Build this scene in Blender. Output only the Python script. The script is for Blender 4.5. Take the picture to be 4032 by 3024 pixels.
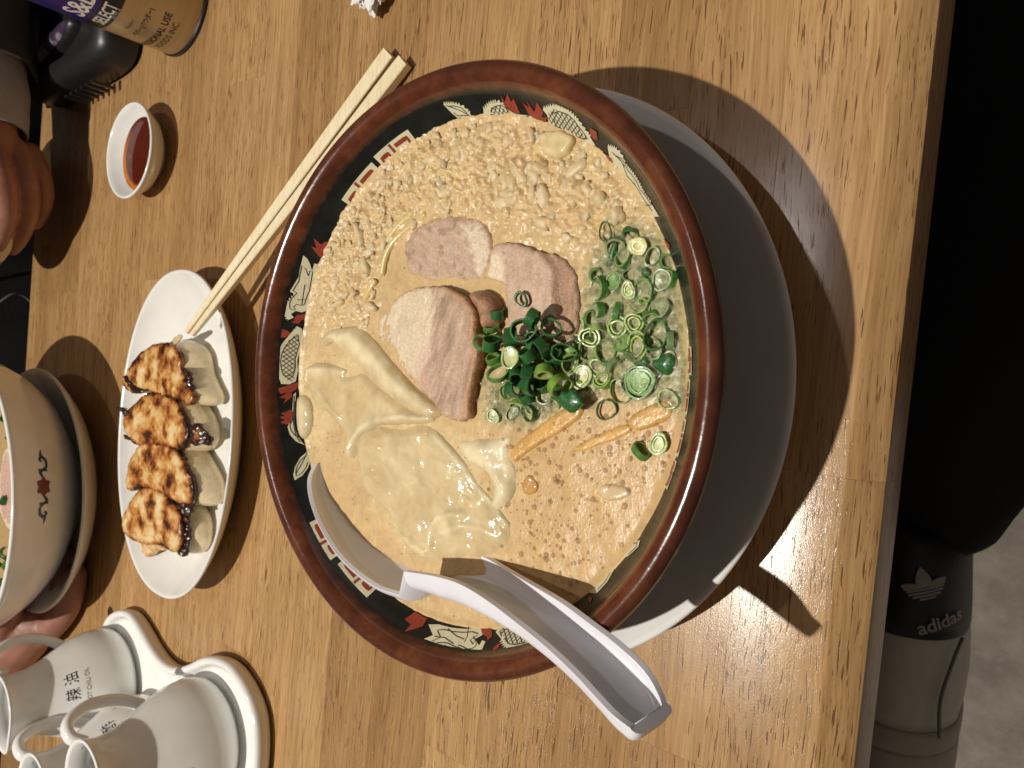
import bpy, bmesh, math, random
import numpy as np
from mathutils import Vector, Matrix, noise
from mathutils.geometry import delaunay_2d_cdt

scene = bpy.context.scene
for o in list(bpy.data.objects):
    bpy.data.objects.remove(o)
COL = scene.collection
random.seed(7)
RNG = np.random.default_rng(7)

# ------------------------------------------------------------------ camera
# the photographer's phone, held over the near edge of the table and turned on its side
cam_data = bpy.data.cameras.new('camera')
cam_data.sensor_width = 36.0
cam_data.lens = 25.9
cam_data.clip_start = 0.01
cam_data.clip_end = 20.0
cam_data.dof.use_dof = True
cam_data.dof.focus_distance = 0.27
cam_data.dof.aperture_fstop = 26.0
cam = bpy.data.objects.new('camera', cam_data)
COL.objects.link(cam)
ax_x = Vector((0.09017803, -0.78475545, -0.61321024))
ax_y = Vector((0.99510341, 0.09601338, 0.02346576))
ax_z = Vector((0.04046151, -0.6123237, 0.78957112))
M = Matrix((ax_x, ax_y, ax_z)).transposed().to_4x4()
M.translation = (0.00781338, -0.17976, 0.24944956)
cam.matrix_world = M
scene.camera = cam

# ------------------------------------------------------------------ light: a dim room, two ceiling spotlights and an added low spot
world = bpy.data.worlds.new('World')
scene.world = world
world.use_nodes = True
bg = world.node_tree.nodes['Background']
bg.inputs[0].default_value = (1.0, 0.82, 0.66, 1)
bg.inputs[1].default_value = 0.11

def spot(name, loc, target, power, radius, colour, cone=100, blend=0.6):
    d = bpy.data.lights.new(name, 'SPOT')
    d.energy = power
    d.color = colour
    d.shadow_soft_size = radius
    d.spot_size = math.radians(cone)
    d.spot_blend = blend
    o = bpy.data.objects.new(name, d)
    COL.objects.link(o)
    o.location = loc
    o.rotation_euler = (Vector(target) - Vector(loc)).to_track_quat('-Z', 'Y').to_euler()
    return o
spot('spotlight', (-0.37, 0.31, 1.70), (0.02, 0.08, 0.0), 126, 0.016, (1.0, 0.95, 0.86), 62, 0.8)
spot('spotlight', (0.33, 0.36, 1.75), (0.05, 0.1, 0.0), 13, 0.02, (1.0, 0.93, 0.92), 80, 0.7)
spot('spotlight', (-1.35, -0.165, 0.75), (-0.38, -0.16, -0.62), 60, 0.04, (1.0, 0.88, 0.74), 15, 0.5)

scene.view_settings.view_transform = 'Standard'
scene.view_settings.look = 'None'
scene.view_settings.exposure = 0.0
scene.view_settings.gamma = 1.0
scene.view_settings.use_curve_mapping = False
scene.cycles.use_denoising = True
scene.cycles.max_bounces = 8
scene.cycles.transparent_max_bounces = 12
scene.cycles.caustics_reflective = False
scene.cycles.caustics_refractive = False
scene.cycles.sample_clamp_indirect = 4.0

# ------------------------------------------------------------------ helpers (all lengths in millimetres)
BASE = {}                                   # world base point (mm) of every object, by name

def thing(name, base, label, cat, group=None):
    o = bpy.data.objects.new(name, None)
    COL.objects.link(o)
    o.empty_display_size = 0.01
    o.location = [c / 1000 for c in base]
    o['label'] = label
    o['category'] = cat
    if group:
        o['group'] = group
    BASE[o.name] = np.array(base, float)
    return o

def tag(o, label, cat, group=None, kind=None):
    o['label'] = label
    o['category'] = cat
    if group:
        o['group'] = group
    if kind:
        o['kind'] = kind
    return o

def mesh(name, verts, faces, mat, parent=None, base=None, smooth=True, attrs=None, mats=None, fmat=None, angle=None):
    """one mesh object from world-space millimetre vertices"""
    v = np.asarray(verts, float)
    if parent is not None:
        b = BASE[parent.name]
    else:
        b = np.array(base if base is not None else (0, 0, 0), float)
    me = bpy.data.meshes.new(name)
    me.from_pydata(((v - b) / 1000.0).tolist(), [], [tuple(int(i) for i in f) for f in faces])
    me.validate()
    if smooth:
        me.polygons.foreach_set('use_smooth', [True] * len(me.polygons))
    if attrs:
        for an, val in attrs.items():
            val = np.asarray(val, float)
            if val.ndim == 1:
                a = me.attributes.new(an, 'FLOAT', 'POINT')
                a.data.foreach_set('value', val)
            else:
                a = me.attributes.new(an, 'FLOAT_COLOR', 'POINT')
                c4 = np.ones((len(val), 4)); c4[:, :3] = val[:, :3]
                a.data.foreach_set('color', c4.ravel())
    if mats:
        for m in mats:
            me.materials.append(m)
        me.polygons.foreach_set('material_index', fmat)
    else:
        me.materials.append(mat)
    me.update()
    o = bpy.data.objects.new(name, me)
    COL.objects.link(o)
    if parent is not None:
        o.parent = parent
    else:
        o.location = b / 1000.0
    BASE[o.name] = b
    if angle:
        m_ = me
        m_.set_sharp_from_angle(angle=math.radians(angle))
    return o

def mod_bevel(o, w, seg=2, ang=30):
    m = o.modifiers.new('bevel', 'BEVEL')
    m.width = w / 1000
    m.segments = seg
    m.limit_method = 'ANGLE'
    m.angle_limit = math.radians(ang)
    return o

def lathe(profile, centre=(0, 0, 0), n=128, sx=1.0, sy=1.0, closed=False):
    """verts, faces of a surface of revolution; profile = [(r, z)]"""
    V, F = [], []
    k = len(profile)
    for i in range(n):
        a = 2 * math.pi * i / n
        for r, z in profile:
            V.append((centre[0] + r * math.cos(a) * sx, centre[1] + r * math.sin(a) * sy, centre[2] + z))
    for i in range(n):
        j = (i + 1) % n
        for q in range(k if closed else k - 1):
            q2 = (q + 1) % k
            F.append((i * k + q, j * k + q, j * k + q2, i * k + q2))
    return V, F

def arc(cx, cz, r, a0, a1, n):
    return [(cx + r * math.cos(math.radians(a0 + (a1 - a0) * i / n)), cz + r * math.sin(math.radians(a0 + (a1 - a0) * i / n))) for i in range(n + 1)]

def resample(poly, step, closed=True):
    P = [np.array(q, float) for q in poly]
    out = []
    m = len(P) if closed else len(P) - 1
    for i in range(m):
        a, b = P[i], P[(i + 1) % len(P)]
        k = max(1, int(round(np.linalg.norm(b - a) / step)))
        for j in range(k):
            out.append(a + (b - a) * j / k)
    if not closed:
        out.append(P[-1])
    return np.array(out)

def smooth_poly(poly, step, it=2, closed=True):
    """Chaikin-rounded outline"""
    P = np.array(poly, float)
    for _ in range(it):
        if closed:
            Q = np.roll(P, -1, 0)
            P = np.stack([0.75 * P + 0.25 * Q, 0.25 * P + 0.75 * Q], 1).reshape(-1, P.shape[1])
        else:
            A, B = P[:-1], P[1:]
            R = np.stack([0.75 * A + 0.25 * B, 0.25 * A + 0.75 * B], 1).reshape(-1, P.shape[1])
            P = np.vstack([P[:1], R, P[-1:]])
    return resample(P, step, closed)

def inside(poly, pts):
    x, y = pts[:, 0], pts[:, 1]
    c = np.zeros(len(pts), bool)
    n = len(poly)
    j = n - 1
    for i in range(n):
        xi, yi = poly[i][0], poly[i][1]
        xj, yj = poly[j][0], poly[j][1]
        hit = ((yi > y) != (yj > y)) & (x < (xj - xi) * (y - yi) / ((yj - yi) or 1e-9) + xi)
        c ^= hit
        j = i
    return c

def dist_poly(poly, pts, closed=True):
    """distance of every point to a polyline"""
    d = np.full(len(pts), 1e9)
    n = len(poly)
    for i in range(n if closed else n - 1):
        a = np.array(poly[i][:2], float); b = np.array(poly[(i + 1) % n][:2], float)
        ab = b - a
        t = np.clip(((pts - a) @ ab) / max(ab @ ab, 1e-9), 0, 1)
        d = np.minimum(d, np.hypot(*(pts - a - t[:, None] * ab).T))
    return d

def fill(outline, step):
    """triangulated region: returns 2-d points, triangles and the number of outline points (they come first)"""
    out = np.array(outline)[:, :2]
    lo, hi = out.min(0), out.max(0)
    gx = np.arange(lo[0], hi[0], step); gy = np.arange(lo[1], hi[1], step * 0.866)
    X, Y = np.meshgrid(gx, gy)
    X = X + (np.arange(len(gy)) % 2)[:, None] * step * 0.5
    G = np.c_[X.ravel(), Y.ravel()]
    G = G[inside(out, G)]
    if len(G):
        G = G[dist_poly(out, G) > step * 0.45]
    pts = np.vstack([out, G]) if len(G) else out
    n = len(out)
    res = delaunay_2d_cdt([Vector(q) for q in pts.tolist()], [], [list(range(n))], 1, 1e-4)
    v2 = np.array([tuple(q) for q in res[0]])
    return v2, [tuple(f) for f in res[2]], n

def fbm(P, scale, octaves=4, seed=0.0):
    return np.array([noise.fractal(Vector((q[0] / scale + seed, q[1] / scale - seed, (q[2] if len(q) > 2 else 0) / scale + seed * 1.7)), 1.0, 2.0, octaves) for q in P])

def vor(P, scale, seed=0.0):
    return np.array([noise.voronoi(Vector((q[0] / scale + seed, q[1] / scale + seed, seed)))[0][:2] for q in P])

def slab(name, outline, step, ztop, thick, mat, parent=None, base=None, attr=None, round_r=1.0, side=None):
    """an irregular slice: outline (mm), ztop(pts, d_edge) -> z, rounded upper edge"""
    v2, tris, n = fill(outline, step)
    d = dist_poly(np.array(outline)[:, :2], v2)
    d[:len(outline)] = 0
    z = ztop(v2, d)
    dd = np.clip(d / round_r, 0, 1)
    drop = round_r * 0.8 * (1 - np.sqrt(1 - (1 - dd) ** 2))
    top = np.c_[v2, z - drop]
    V = top.tolist(); F = list(tris)
    N = len(v2)
    # outline order from the triangulation: boundary edges
    cnt = {}
    for f in tris:
        for a, b in ((f[0], f[1]), (f[1], f[2]), (f[2], f[0])):
            cnt[(a, b)] = 1
    th = thick(v2) if callable(thick) else np.full(N, thick)
    V += np.c_[v2, z - drop - th].tolist()
    F += [(f[2] + N, f[1] + N, f[0] + N) for f in tris]
    for (a, b) in list(cnt):
        if (b, a) not in cnt:
            F.append((b, a, a + N, b + N))
    attrs = None
    if attr is not None:
        at = attr(v2, d)
        attrs = {k: np.concatenate([q, q if side is None else (np.tile(side, (len(q), 1)) if q.ndim > 1 else q)]) if k != 'thick' else np.concatenate([q, q * 0]) for k, q in at.items()}
    return mesh(name, V, F, mat, parent, base, attrs=attrs)

def tube(path, radii, n=12, cap=True):
    """verts, faces of a tube along a path (mm)"""
    P = [np.array(q, float) for q in path]
    V, F = [], []
    up = np.array((0, 0, 1.0))
    prev = None
    for i, q in enumerate(P):
        t = P[min(i + 1, len(P) - 1)] - P[max(i - 1, 0)]
        t /= np.linalg.norm(t) + 1e-12
        if prev is None:
            s = np.cross(t, up)
            if np.linalg.norm(s) < 1e-3:
                s = np.cross(t, (1, 0, 0))
        else:
            s = prev - t * (prev @ t)
        s /= np.linalg.norm(s)
        prev = s
        w = np.cross(s, t)
        r = radii[i] if hasattr(radii, '__len__') else radii
        ra, rb = r if hasattr(r, '__len__') else (r, r)
        for k in range(n):
            a = 2 * math.pi * k / n
            V.append(q + s * ra * math.cos(a) + w * rb * math.sin(a))
    for i in range(len(P) - 1):
        for k in range(n):
            k2 = (k + 1) % n
            F.append((i * n + k, i * n + k2, (i + 1) * n + k2, (i + 1) * n + k))
    if cap:
        F.append(tuple(range(n - 1, -1, -1)))
        F.append(tuple((len(P) - 1) * n + k for k in range(n)))
    return V, F

def catmull(pts, per=8):
    P = [np.array(q, float) for q in pts]
    P = [2 * P[0] - P[1]] + P + [2 * P[-1] - P[-2]]
    out = []
    for i in range(1, len(P) - 2):
        for j in range(per):
            t = j / per
            a, b, c, d = P[i - 1], P[i], P[i + 1], P[i + 2]
            out.append(0.5 * ((2 * b) + (c - a) * t + (2 * a - 5 * b + 4 * c - d) * t * t + (3 * b - a - 3 * c + d) * t ** 3))
    out.append(P[-2])
    return out

def merge(parts):
    V, F = [], []
    for v, f in parts:
        o = len(V)
        V += [tuple(q) for q in v]
        F += [tuple(i + o for i in q) for q in f]
    return V, F

# ------------------------------------------------------------------ materials
class NT:
    def __init__(self, name):
        self.m = bpy.data.materials.new(name)
        self.m.use_nodes = True
        self.t = self.m.node_tree
        self.b = self.t.nodes['Principled BSDF']
        self.out = self.t.nodes['Material Output']
    def n(self, kind, **kw):
        nd = self.t.nodes.new(kind)
        for k, v in kw.items():
            if k.startswith('i_'):
                key = k[2:].replace('_', ' ')
                nd.inputs[key].default_value = v
            else:
                setattr(nd, k, v)
        return nd
    def l(self, a, b):
        self.t.links.new(a, b)
    def coord(self, which='Object', scale=(1, 1, 1), rot=(0, 0, 0)):
        tc = self.n('ShaderNodeTexCoord')
        mp = self.n('ShaderNodeMapping')
        mp.inputs['Scale'].default_value = scale
        mp.inputs['Rotation'].default_value = rot
        self.l(tc.outputs[which], mp.inputs[0])
        return mp.outputs[0]
    def noise(self, vec, scale, detail=4, rough=0.55, dist=0.0):
        nd = self.n('ShaderNodeTexNoise', i_Scale=scale, i_Detail=detail, i_Roughness=rough, i_Distortion=dist)
        self.l(vec, nd.inputs['Vector'])
        return nd.outputs['Fac']
    def ramp(self, fac, stops):
        nd = self.n('ShaderNodeValToRGB')
        els = nd.color_ramp.elements
        while len(els) < len(stops):
            els.new(0.5)
        for e, (pos, c) in zip(els, stops):
            e.position = pos
            e.color = (*c, 1) if len(c) == 3 else c
        self.l(fac, nd.inputs[0])
        return nd.outputs[0]
    def mix(self, fac, a, b, mode='MIX'):
        nd = self.n('ShaderNodeMix', data_type='RGBA', blend_type=mode)
        for sock, val in ((nd.inputs[0], fac), (nd.inputs[6], a), (nd.inputs[7], b)):
            if isinstance(val, (int, float)):
                sock.default_value = val
            elif isinstance(val, tuple):
                sock.default_value = (*val, 1) if len(val) == 3 else val
            else:
                self.l(val, sock)
        return nd.outputs[2]
    def math(self, op, a, b=0.0, clamp=False):
        nd = self.n('ShaderNodeMath', operation=op, use_clamp=clamp)
        for sock, val in ((nd.inputs[0], a), (nd.inputs[1], b)):
            if isinstance(val, (int, float)):
                sock.default_value = val
            else:
                self.l(val, sock)
        return nd.outputs[0]
    def attr(self, name):
        nd = self.n('ShaderNodeAttribute')
        nd.attribute_name = name
        return nd
    def bump(self, h, dist, strength=1.0):
        nd = self.n('ShaderNodeBump')
        nd.inputs['Distance'].default_value = dist / 1000
        nd.inputs['Strength'].default_value = strength
        self.l(h, nd.inputs['Height'])
        self.l(nd.outputs[0], self.b.inputs['Normal'])
        return nd
    def set(self, **kw):
        for k, v in kw.items():
            s = self.b.inputs[k.replace('_', ' ')]
            if isinstance(v, (int, float)) or isinstance(v, tuple):
                s.default_value = (*v, 1) if (isinstance(v, tuple) and len(v) == 3 and s.type == 'RGBA') else v
            else:
                self.l(v, s)
        return self

def srgb(r, g, b):
    return tuple(((c / 255) / 12.92) if c <= 10 else (((c / 255) + 0.055) / 1.055) ** 2.4 for c in (r, g, b))

def ceramic(name, col, rough=0.12, speck=0.02):
    t = NT(name)
    v = t.coord('Object')
    f = t.noise(v, 60, 3)
    c2 = tuple(c * (1 - speck * 4) for c in col)
    t.set(Base_Color=t.ramp(f, [(0.35, c2), (0.7, col)]), Roughness=t.math('ADD', t.math('MULTIPLY', t.noise(v, 150, 4), 0.12), rough - 0.05), IOR=1.5)
    t.bump(t.noise(v, 90, 2), 0.05, 0.6)
    return t.m

def plain(name, col, rough=0.5, var=0.12, scale=200, metal=0.0, bump=0.0, bscale=400):
    t = NT(name)
    v = t.coord('Object')
    f = t.noise(v, scale, 4)
    t.set(Base_Color=t.ramp(f, [(0.3, tuple(c * (1 - var) for c in col)), (0.7, tuple(min(1, c * (1 + var)) for c in col))]), Roughness=rough, Metallic=metal)
    if bump:
        t.bump(t.noise(v, bscale, 4), bump)
    return t.m

# ------------------------------------------------------------------ wood
def wood_material():
    t = NT('table_wood')
    oi = t.n('ShaderNodeObjectInfo')
    tc = t.n('ShaderNodeTexCoord')
    off = t.n('ShaderNodeVectorMath', operation='SCALE')
    cmb = t.n('ShaderNodeCombineXYZ')
    t.l(oi.outputs['Random'], cmb.inputs[0]); t.l(oi.outputs['Random'], cmb.inputs[1]); t.l(oi.outputs['Random'], cmb.inputs[2])
    t.l(cmb.outputs[0], off.inputs[0]); off.inputs['Scale'].default_value = 37.0
    add = t.n('ShaderNodeVectorMath', operation='ADD')
    t.l(tc.outputs['Object'], add.inputs[0]); t.l(off.outputs[0], add.inputs[1])
    P = add.outputs[0]
    def mp(s):
        m = t.n('ShaderNodeMapping'); m.inputs['Scale'].default_value = s
        t.l(P, m.inputs[0]); return m.outputs[0]
    # slow waviness of the grain
    warp = t.n('ShaderNodeTexNoise', i_Scale=1.0, i_Detail=2.0)
    t.l(mp((9, 25, 25)), warp.inputs['Vector'])
    wv = t.n('ShaderNodeVectorMath', operation='MULTIPLY_ADD')
    t.l(warp.outputs['Color'], wv.inputs[0]); wv.inputs[1].default_value = (0, 0.012, 0.012); t.l(P, wv.inputs[2])
    PP = wv.outputs[0]
    def mq(s):
        m = t.n('ShaderNodeMapping'); m.inputs['Scale'].default_value = s
        t.l(PP, m.inputs[0]); return m.outputs[0]
    fine = t.noise(mq((25, 900, 900)), 1.0, 5, 0.6)
    band = t.noise(mq((5, 130, 130)), 1.0, 3, 0.5)
    blot = t.noise(mp((12, 22, 22)), 1.0, 3, 0.5)
    base = t.ramp(band, [(0.2, (0.335, 0.194, 0.080)), (0.5, (0.425, 0.256, 0.112)), (0.8, (0.485, 0.312, 0.148))])
    tone = t.ramp(oi.outputs['Random'], [(0.0, (0.80, 0.77, 0.73)), (0.25, (0.94, 0.92, 0.89)), (0.65, (1.02, 1.02, 1.01)), (1.0, (1.10, 1.11, 1.13))])
    base = t.mix(1.0, base, tone, 'MULTIPLY')
    base = t.mix(1.0, base, t.ramp(fine, [(0.28, (0.70, 0.64, 0.56)), (0.6, (1.06, 1.06, 1.06))]), 'MULTIPLY')
    base = t.mix(0.55, base, t.ramp(blot, [(0.3, (0.8, 0.76, 0.72)), (0.7, (1.1, 1.1, 1.1))]), 'MULTIPLY')
    # open pores: short dark strokes along the grain
    pn = t.n('ShaderNodeTexNoise', i_Scale=1.0, i_Detail=2.0, i_Roughness=0.4)
    t.l(mq((85, 1500, 1500)), pn.inputs['Vector'])
    pn2 = t.n('ShaderNodeTexNoise', i_Scale=1.0, i_Detail=1.0)
    t.l(mq((260, 2200, 2200)), pn2.inputs['Vector'])
    dens = t.noise(mp((8, 45, 45)), 1.0, 2)
    thr = t.math('SUBTRACT', 0.755, t.math('MULTIPLY', dens, 0.25))
    pore = t.math('MULTIPLY', t.math('SUBTRACT', pn.outputs['Fac'], thr), 22.0, True)
    thr2 = t.math('SUBTRACT', 0.775, t.math('MULTIPLY', dens, 0.2))
    pore2 = t.math('MULTIPLY', t.math('SUBTRACT', pn2.outputs['Fac'], thr2), 14.0, True)
    pr = t.math('MAXIMUM', pore, t.math('MULTIPLY', pore2, 0.6))
    base = t.mix(t.math('MULTIPLY', pr, 0.88), base, (0.12, 0.05, 0.016))
    rough = t.math('ADD', t.math('MULTIPLY', t.noise(mp((60, 60, 60)), 1.0, 4), 0.12), 0.15)
    t.set(Base_Color=base, Roughness=rough, IOR=1.58)
    # brushed lacquer: fine ripples plus sunken pores
    hh = t.math('SUBTRACT', t.math('ADD', t.math('MULTIPLY', t.noise(mp((1700, 3200, 3200)), 1.0, 3), 0.6), t.math('MULTIPLY', fine, 0.3)), t.math('MULTIPLY', pr, 0.5))
    t.bump(hh, 0.062, 1.0)
    return t.m
WOOD = wood_material()

# ------------------------------------------------------------------ table of glued staves
FAR, NEAR = 555.0, -124.0
table = thing('table', (0, 215, -720), 'pale wooden table top of glued staves with a worn rounded near edge', 'table')
BASE[table.name] = np.array((0, 215, -720.0))
rows = []
y = NEAR - 9.5
first = True
while y < FAR - 1:
    w = 43 if first else random.uniform(30, 44)
    y1 = min(y + w, FAR)
    if FAR - y1 < 14:
        y1 = FAR
    rows.append((y, y1, first))
    first = False
    y = y1
THK = 30.0
for r, (y0, y1, nearest) in enumerate(rows):
    x = -640 - random.uniform(0, 300)
    while x < 640:
        ln = random.uniform(210, 520)
        x1 = x + ln
        g = 0.03
        a, b, c, d = max(x, -650) + g, min(x1, 650) - g, y0 + g, y1 - g
        x = x1
        if b - a < 15:
            continue
        if nearest:      # rounded-over front edge
            prof = [(c, -THK), (c, -8.6), (c + 0.5, -6.9), (c + 1.7, -5.6), (c + 9.4, -0.75), (c + 10.4, -0.15), (c + 10.9, 0.0), (d, 0), (d, -THK)]
        else:
            e = 0.06
            prof = [(c, -THK), (c, -e), (c + e, 0), (d - e, 0), (d, -e), (d, -THK)]
        V, F = [], []
        k = len(prof)
        for xx in (a, b):
            V += [(xx, q[0], q[1]) for q in prof]
        for q in range(k):
            q2 = (q + 1) % k
            F.append((q, q2, k + q2, k + q))
        F.append(tuple(range(k - 1, -1, -1)))
        F.append(tuple(range(k, 2 * k)))
        o = mesh('plank', V, F, WOOD, table, smooth=nearest, angle=24 if nearest else None)
        # give each stave its own grain
        cx, cy = (a + b) / 2, (c + d) / 2
        o.data.transform(Matrix.Translation((-cx / 1000, -(cy - 215) / 1000, -0.72)))
        o.location = (cx / 1000, (cy - 215) / 1000, 0.72)
# under-frame
dark_wood = plain('dark_wood', (0.10, 0.055, 0.025), 0.5, 0.25, 40)
def box(x0, x1, y0, y1, z0, z1):
    V = [(x0, y0, z0), (x1, y0, z0), (x1, y1, z0), (x0, y1, z0), (x0, y0, z1), (x1, y0, z1), (x1, y1, z1), (x0, y1, z1)]
    return V, [(0, 3, 2, 1), (4, 5, 6, 7), (0, 1, 5, 4), (1, 2, 6, 5), (2, 3, 7, 6), (3, 0, 4, 7)]
mesh('rail', *box(-560, 560, 40, 60, -95, -30.5), dark_wood, table, smooth=False)
mesh('rail', *box(-560, 560, 370, 390, -95, -30.5), dark_wood, table, smooth=False)
for sx in (-1, 1):
    for yy in (60, 370):
        mesh('leg', *box(sx * 560 - 28, sx * 560 + 28, yy - 28, yy + 28, -720, -30.5), dark_wood, table, smooth=False)

# ------------------------------------------------------------------ floor
t = NT('floor_concrete')
v = t.coord('Object')
t.set(Base_Color=t.ramp(t.noise(v, 22, 6, 0.65), [(0.3, (0.22, 0.2, 0.18)), (0.7, (0.42, 0.39, 0.35))]), Roughness=0.7)
t.bump(t.noise(v, 120, 4), 0.6)
floor = mesh('floor', [(-1500, -1500, -720), (1500, -1500, -720), (1500, 1800, -720), (-1500, 1800, -720)], [(0, 1, 2, 3)], t.m, smooth=False)
floor['kind'] = 'structure'

# ------------------------------------------------------------------ ramen bowl
def glaze_material():
    t = NT('bowl_glaze')
    v = t.coord('Object')
    r = t.attr('rimness').outputs['Fac']
    edge = t.math('ADD', r, t.math('MULTIPLY', t.math('SUBTRACT', t.noise(v, 260, 3), 0.5), 0.35))
    m = t.math('MULTIPLY', t.math('SUBTRACT', edge, 0.35), 5.0, True)
    streak = t.noise(v, 75, 6, 0.7)
    brown = t.ramp(streak, [(0.25, (0.040, 0.011, 0.006)), (0.5, (0.105, 0.027, 0.011)), (0.75, (0.19, 0.062, 0.022))])
    hi = t.math('MULTIPLY', t.math('SUBTRACT', r, 0.62), 3.0, True)
    brown = t.mix(t.math('MULTIPLY', hi, 0.75), brown, (0.040, 0.011, 0.007))
    black = t.ramp(t.noise(v, 120, 4), [(0.3, (0.006, 0.007, 0.006)), (0.7, (0.014, 0.015, 0.013))])
    t.set(Base_Color=t.mix(m, black, brown), Roughness=t.math('ADD', t.math('MULTIPLY', t.noise(v, 220, 3), 0.16), 0.13), IOR=1.52)
    t.bump(t.noise(v, 260, 4), 0.10, 0.8)
    return t.m
GLAZE = glaze_material()
bowl = thing('ramen_bowl', (0, 0, 9), 'large black-glazed ramen bowl with brown rim, dragon and key-pattern print', 'bowl')
# inner wall is the cone r = 90 + (z-52)*0.889
inner = [(0, 17), (30, 18), (52, 22), (68, 31), (80, 40.7), (85.5, 47), (90, 52), (93.2, 55.6), (95.6, 58.3)]
rim = [(96.8, 60.2), (97.4, 62.4), (98.4, 64.4), (100.2, 66.0), (102.2, 66.5), (104.0, 65.8), (105.1, 64.2), (105.2, 62.2), (104.2, 60.2), (102.4, 58.9)]
outer = [(99.5, 57.0), (95, 51), (88, 42), (74, 30), (56, 22), (44, 18), (43, 9.2), (38, 9.2), (37, 14), (0, 14)]
prof = inner + rim + outer
V, F = lathe(prof, n=192)
rimv = [0.0] * (len(inner) - 1) + [0.15] + [0.42, 0.55, 0.62, 0.7, 0.78, 0.84, 0.9, 0.95, 1.0, 1.0] + [1.0] * len(outer)
BODY = mesh('body', V, F, GLAZE, bowl, attrs={'rimness': rimv * 192})

# ------------------------------------------------------------------ saucer under the bowl
WHITE = ceramic('white_ceramic', (0.78, 0.77, 0.74))
saucer = thing('saucer', (0, 0, 0), 'wide white saucer under the black ramen bowl', 'saucer')
V, F = lathe([(0, 4), (44, 4), (60, 6), (90, 14), (105, 19.6), (108.4, 21.4), (110.2, 21.8), (111, 21), (110.6, 19.6), (104, 16.5), (80, 8), (56, 2.2), (54, 0.15), (50, 0.15), (48, 1.6), (0, 1.6)], n=160)
mesh('dish', V, F, WHITE, saucer)

# ------------------------------------------------------------------ plate of gyoza
gplate = thing('oval_plate', (-60, 256, 0), 'oval white plate carrying four fried gyoza', 'plate')
def oval(prof, c, a, b, n=144, pw=2.15):
    """prof = [(fraction of the outline, z, extra mm)]"""
    V, F = [], []
    k = len(prof)
    for i in range(n):
        t_ = 2 * math.pi * i / n
        cx = math.copysign(abs(math.cos(t_)) ** (2 / pw), math.cos(t_)); cy = math.copysign(abs(math.sin(t_)) ** (2 / pw), math.sin(t_))
        for fr, z, e in prof:
            V.append((c[0] + cx * (a * fr + e), c[1] + cy * (b * fr + e), z))
    for i in range(n):
        j = (i + 1) % n
        for q in range(k - 1):
            F.append((i * k + q, j * k + q, j * k + q + 1, i * k + q + 1))
    return V, F
V, F = oval([(0.0, 5, 0), (0.5, 5, 0), (0.70, 5.6, 0), (0.80, 7.5, 0), (0.86, 10.5, 0), (0.90, 12.5, 0), (0.96, 16.5, 0), (0.985, 19, 0), (1, 20.2, 0), (1, 20, 0.9), (1, 18.6, 1.0), (0.93, 12, 0.3), (0.78, 3.5, 0), (0.70, 0.3, 0), (0.66, 0.3, 0), (0.64, 2, 0), (0, 2, 0)], (-60, 260, 0), 100, 67)
mesh('dish', V, F, WHITE, gplate)

# ------------------------------------------------------------------ sauce dish
SC = (122, 347, 0)
sdish = thing('sauce_dish', SC, 'small white sauce dish holding red-brown dipping sauce', 'dish')
V, F = lathe([(0, 3.4), (14, 3.6), (20, 5.4), (25.5, 10), (29, 15.4), (30.6, 17.6), (31.4, 18.2), (32.3, 17.9), (32.5, 17.1), (30.5, 13.2), (26.5, 7), (20, 2.6), (17.6, 1.6), (17.2, 0.15), (15, 0.15), (14, 1.5), (0, 1.5)], SC, n=96)
mesh('dish', V, F, WHITE, sdish)

# ------------------------------------------------------------------ print on the inner wall of the bowl
CREAM = plain('cream_print', (0.60, 0.56, 0.38), 0.2, 0.1, 300)
REDP = plain('red_print', (0.26, 0.045, 0.025), 0.2, 0.15, 300)
LINE = plain('dark_print', (0.05, 0.05, 0.035), 0.25, 0.1, 300)
WR = 93.0
def wall(pts, off):
    """(theta in degrees, z) -> points just inside the wall"""
    pts = np.asarray(pts, float)
    th = np.radians(pts[:, 0]); z = pts[:, 1]
    r = 90 + (z - 52) * 0.889 - off * 0.75
    return np.c_[r * np.cos(th), r * np.sin(th), z + off * 0.66]
def flat(poly):
    P = np.asarray(poly, float).copy()
    P[:, 0] = np.radians(P[:, 0]) * WR
    return P
def unflat(P):
    P = np.asarray(P, float).copy()
    P[:, 0] = np.degrees(P[:, 0] / WR)
    return P
def print_area(name, poly, mat, off, parent):
    o = resample(flat(poly), 1.2)
    v2, tr, n = fill(o, 1.4)
    return mesh(name, wall(unflat(v2), off), tr, mat, parent)
def print_lines(name, lines, width, mat, off, parent):
    V, F = [], []
    for ln in lines:
        P = resample(np.asarray(ln, float), 0.9, False)
        if len(P) < 2:
            continue
        t = np.gradient(P, axis=0); t /= np.linalg.norm(t, axis=1)[:, None] + 1e-9
        nrm = np.c_[-t[:, 1], t[:, 0]] * width / 2
        b = len(V)
        V += (P + nrm).tolist() + (P - nrm).tolist()
        k = len(P)
        F += [(b + i, b + i + 1, b + k + i + 1, b + k + i) for i in range(k - 1)]
    return mesh(name, wall(unflat(V), off), F, mat, parent)
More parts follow.
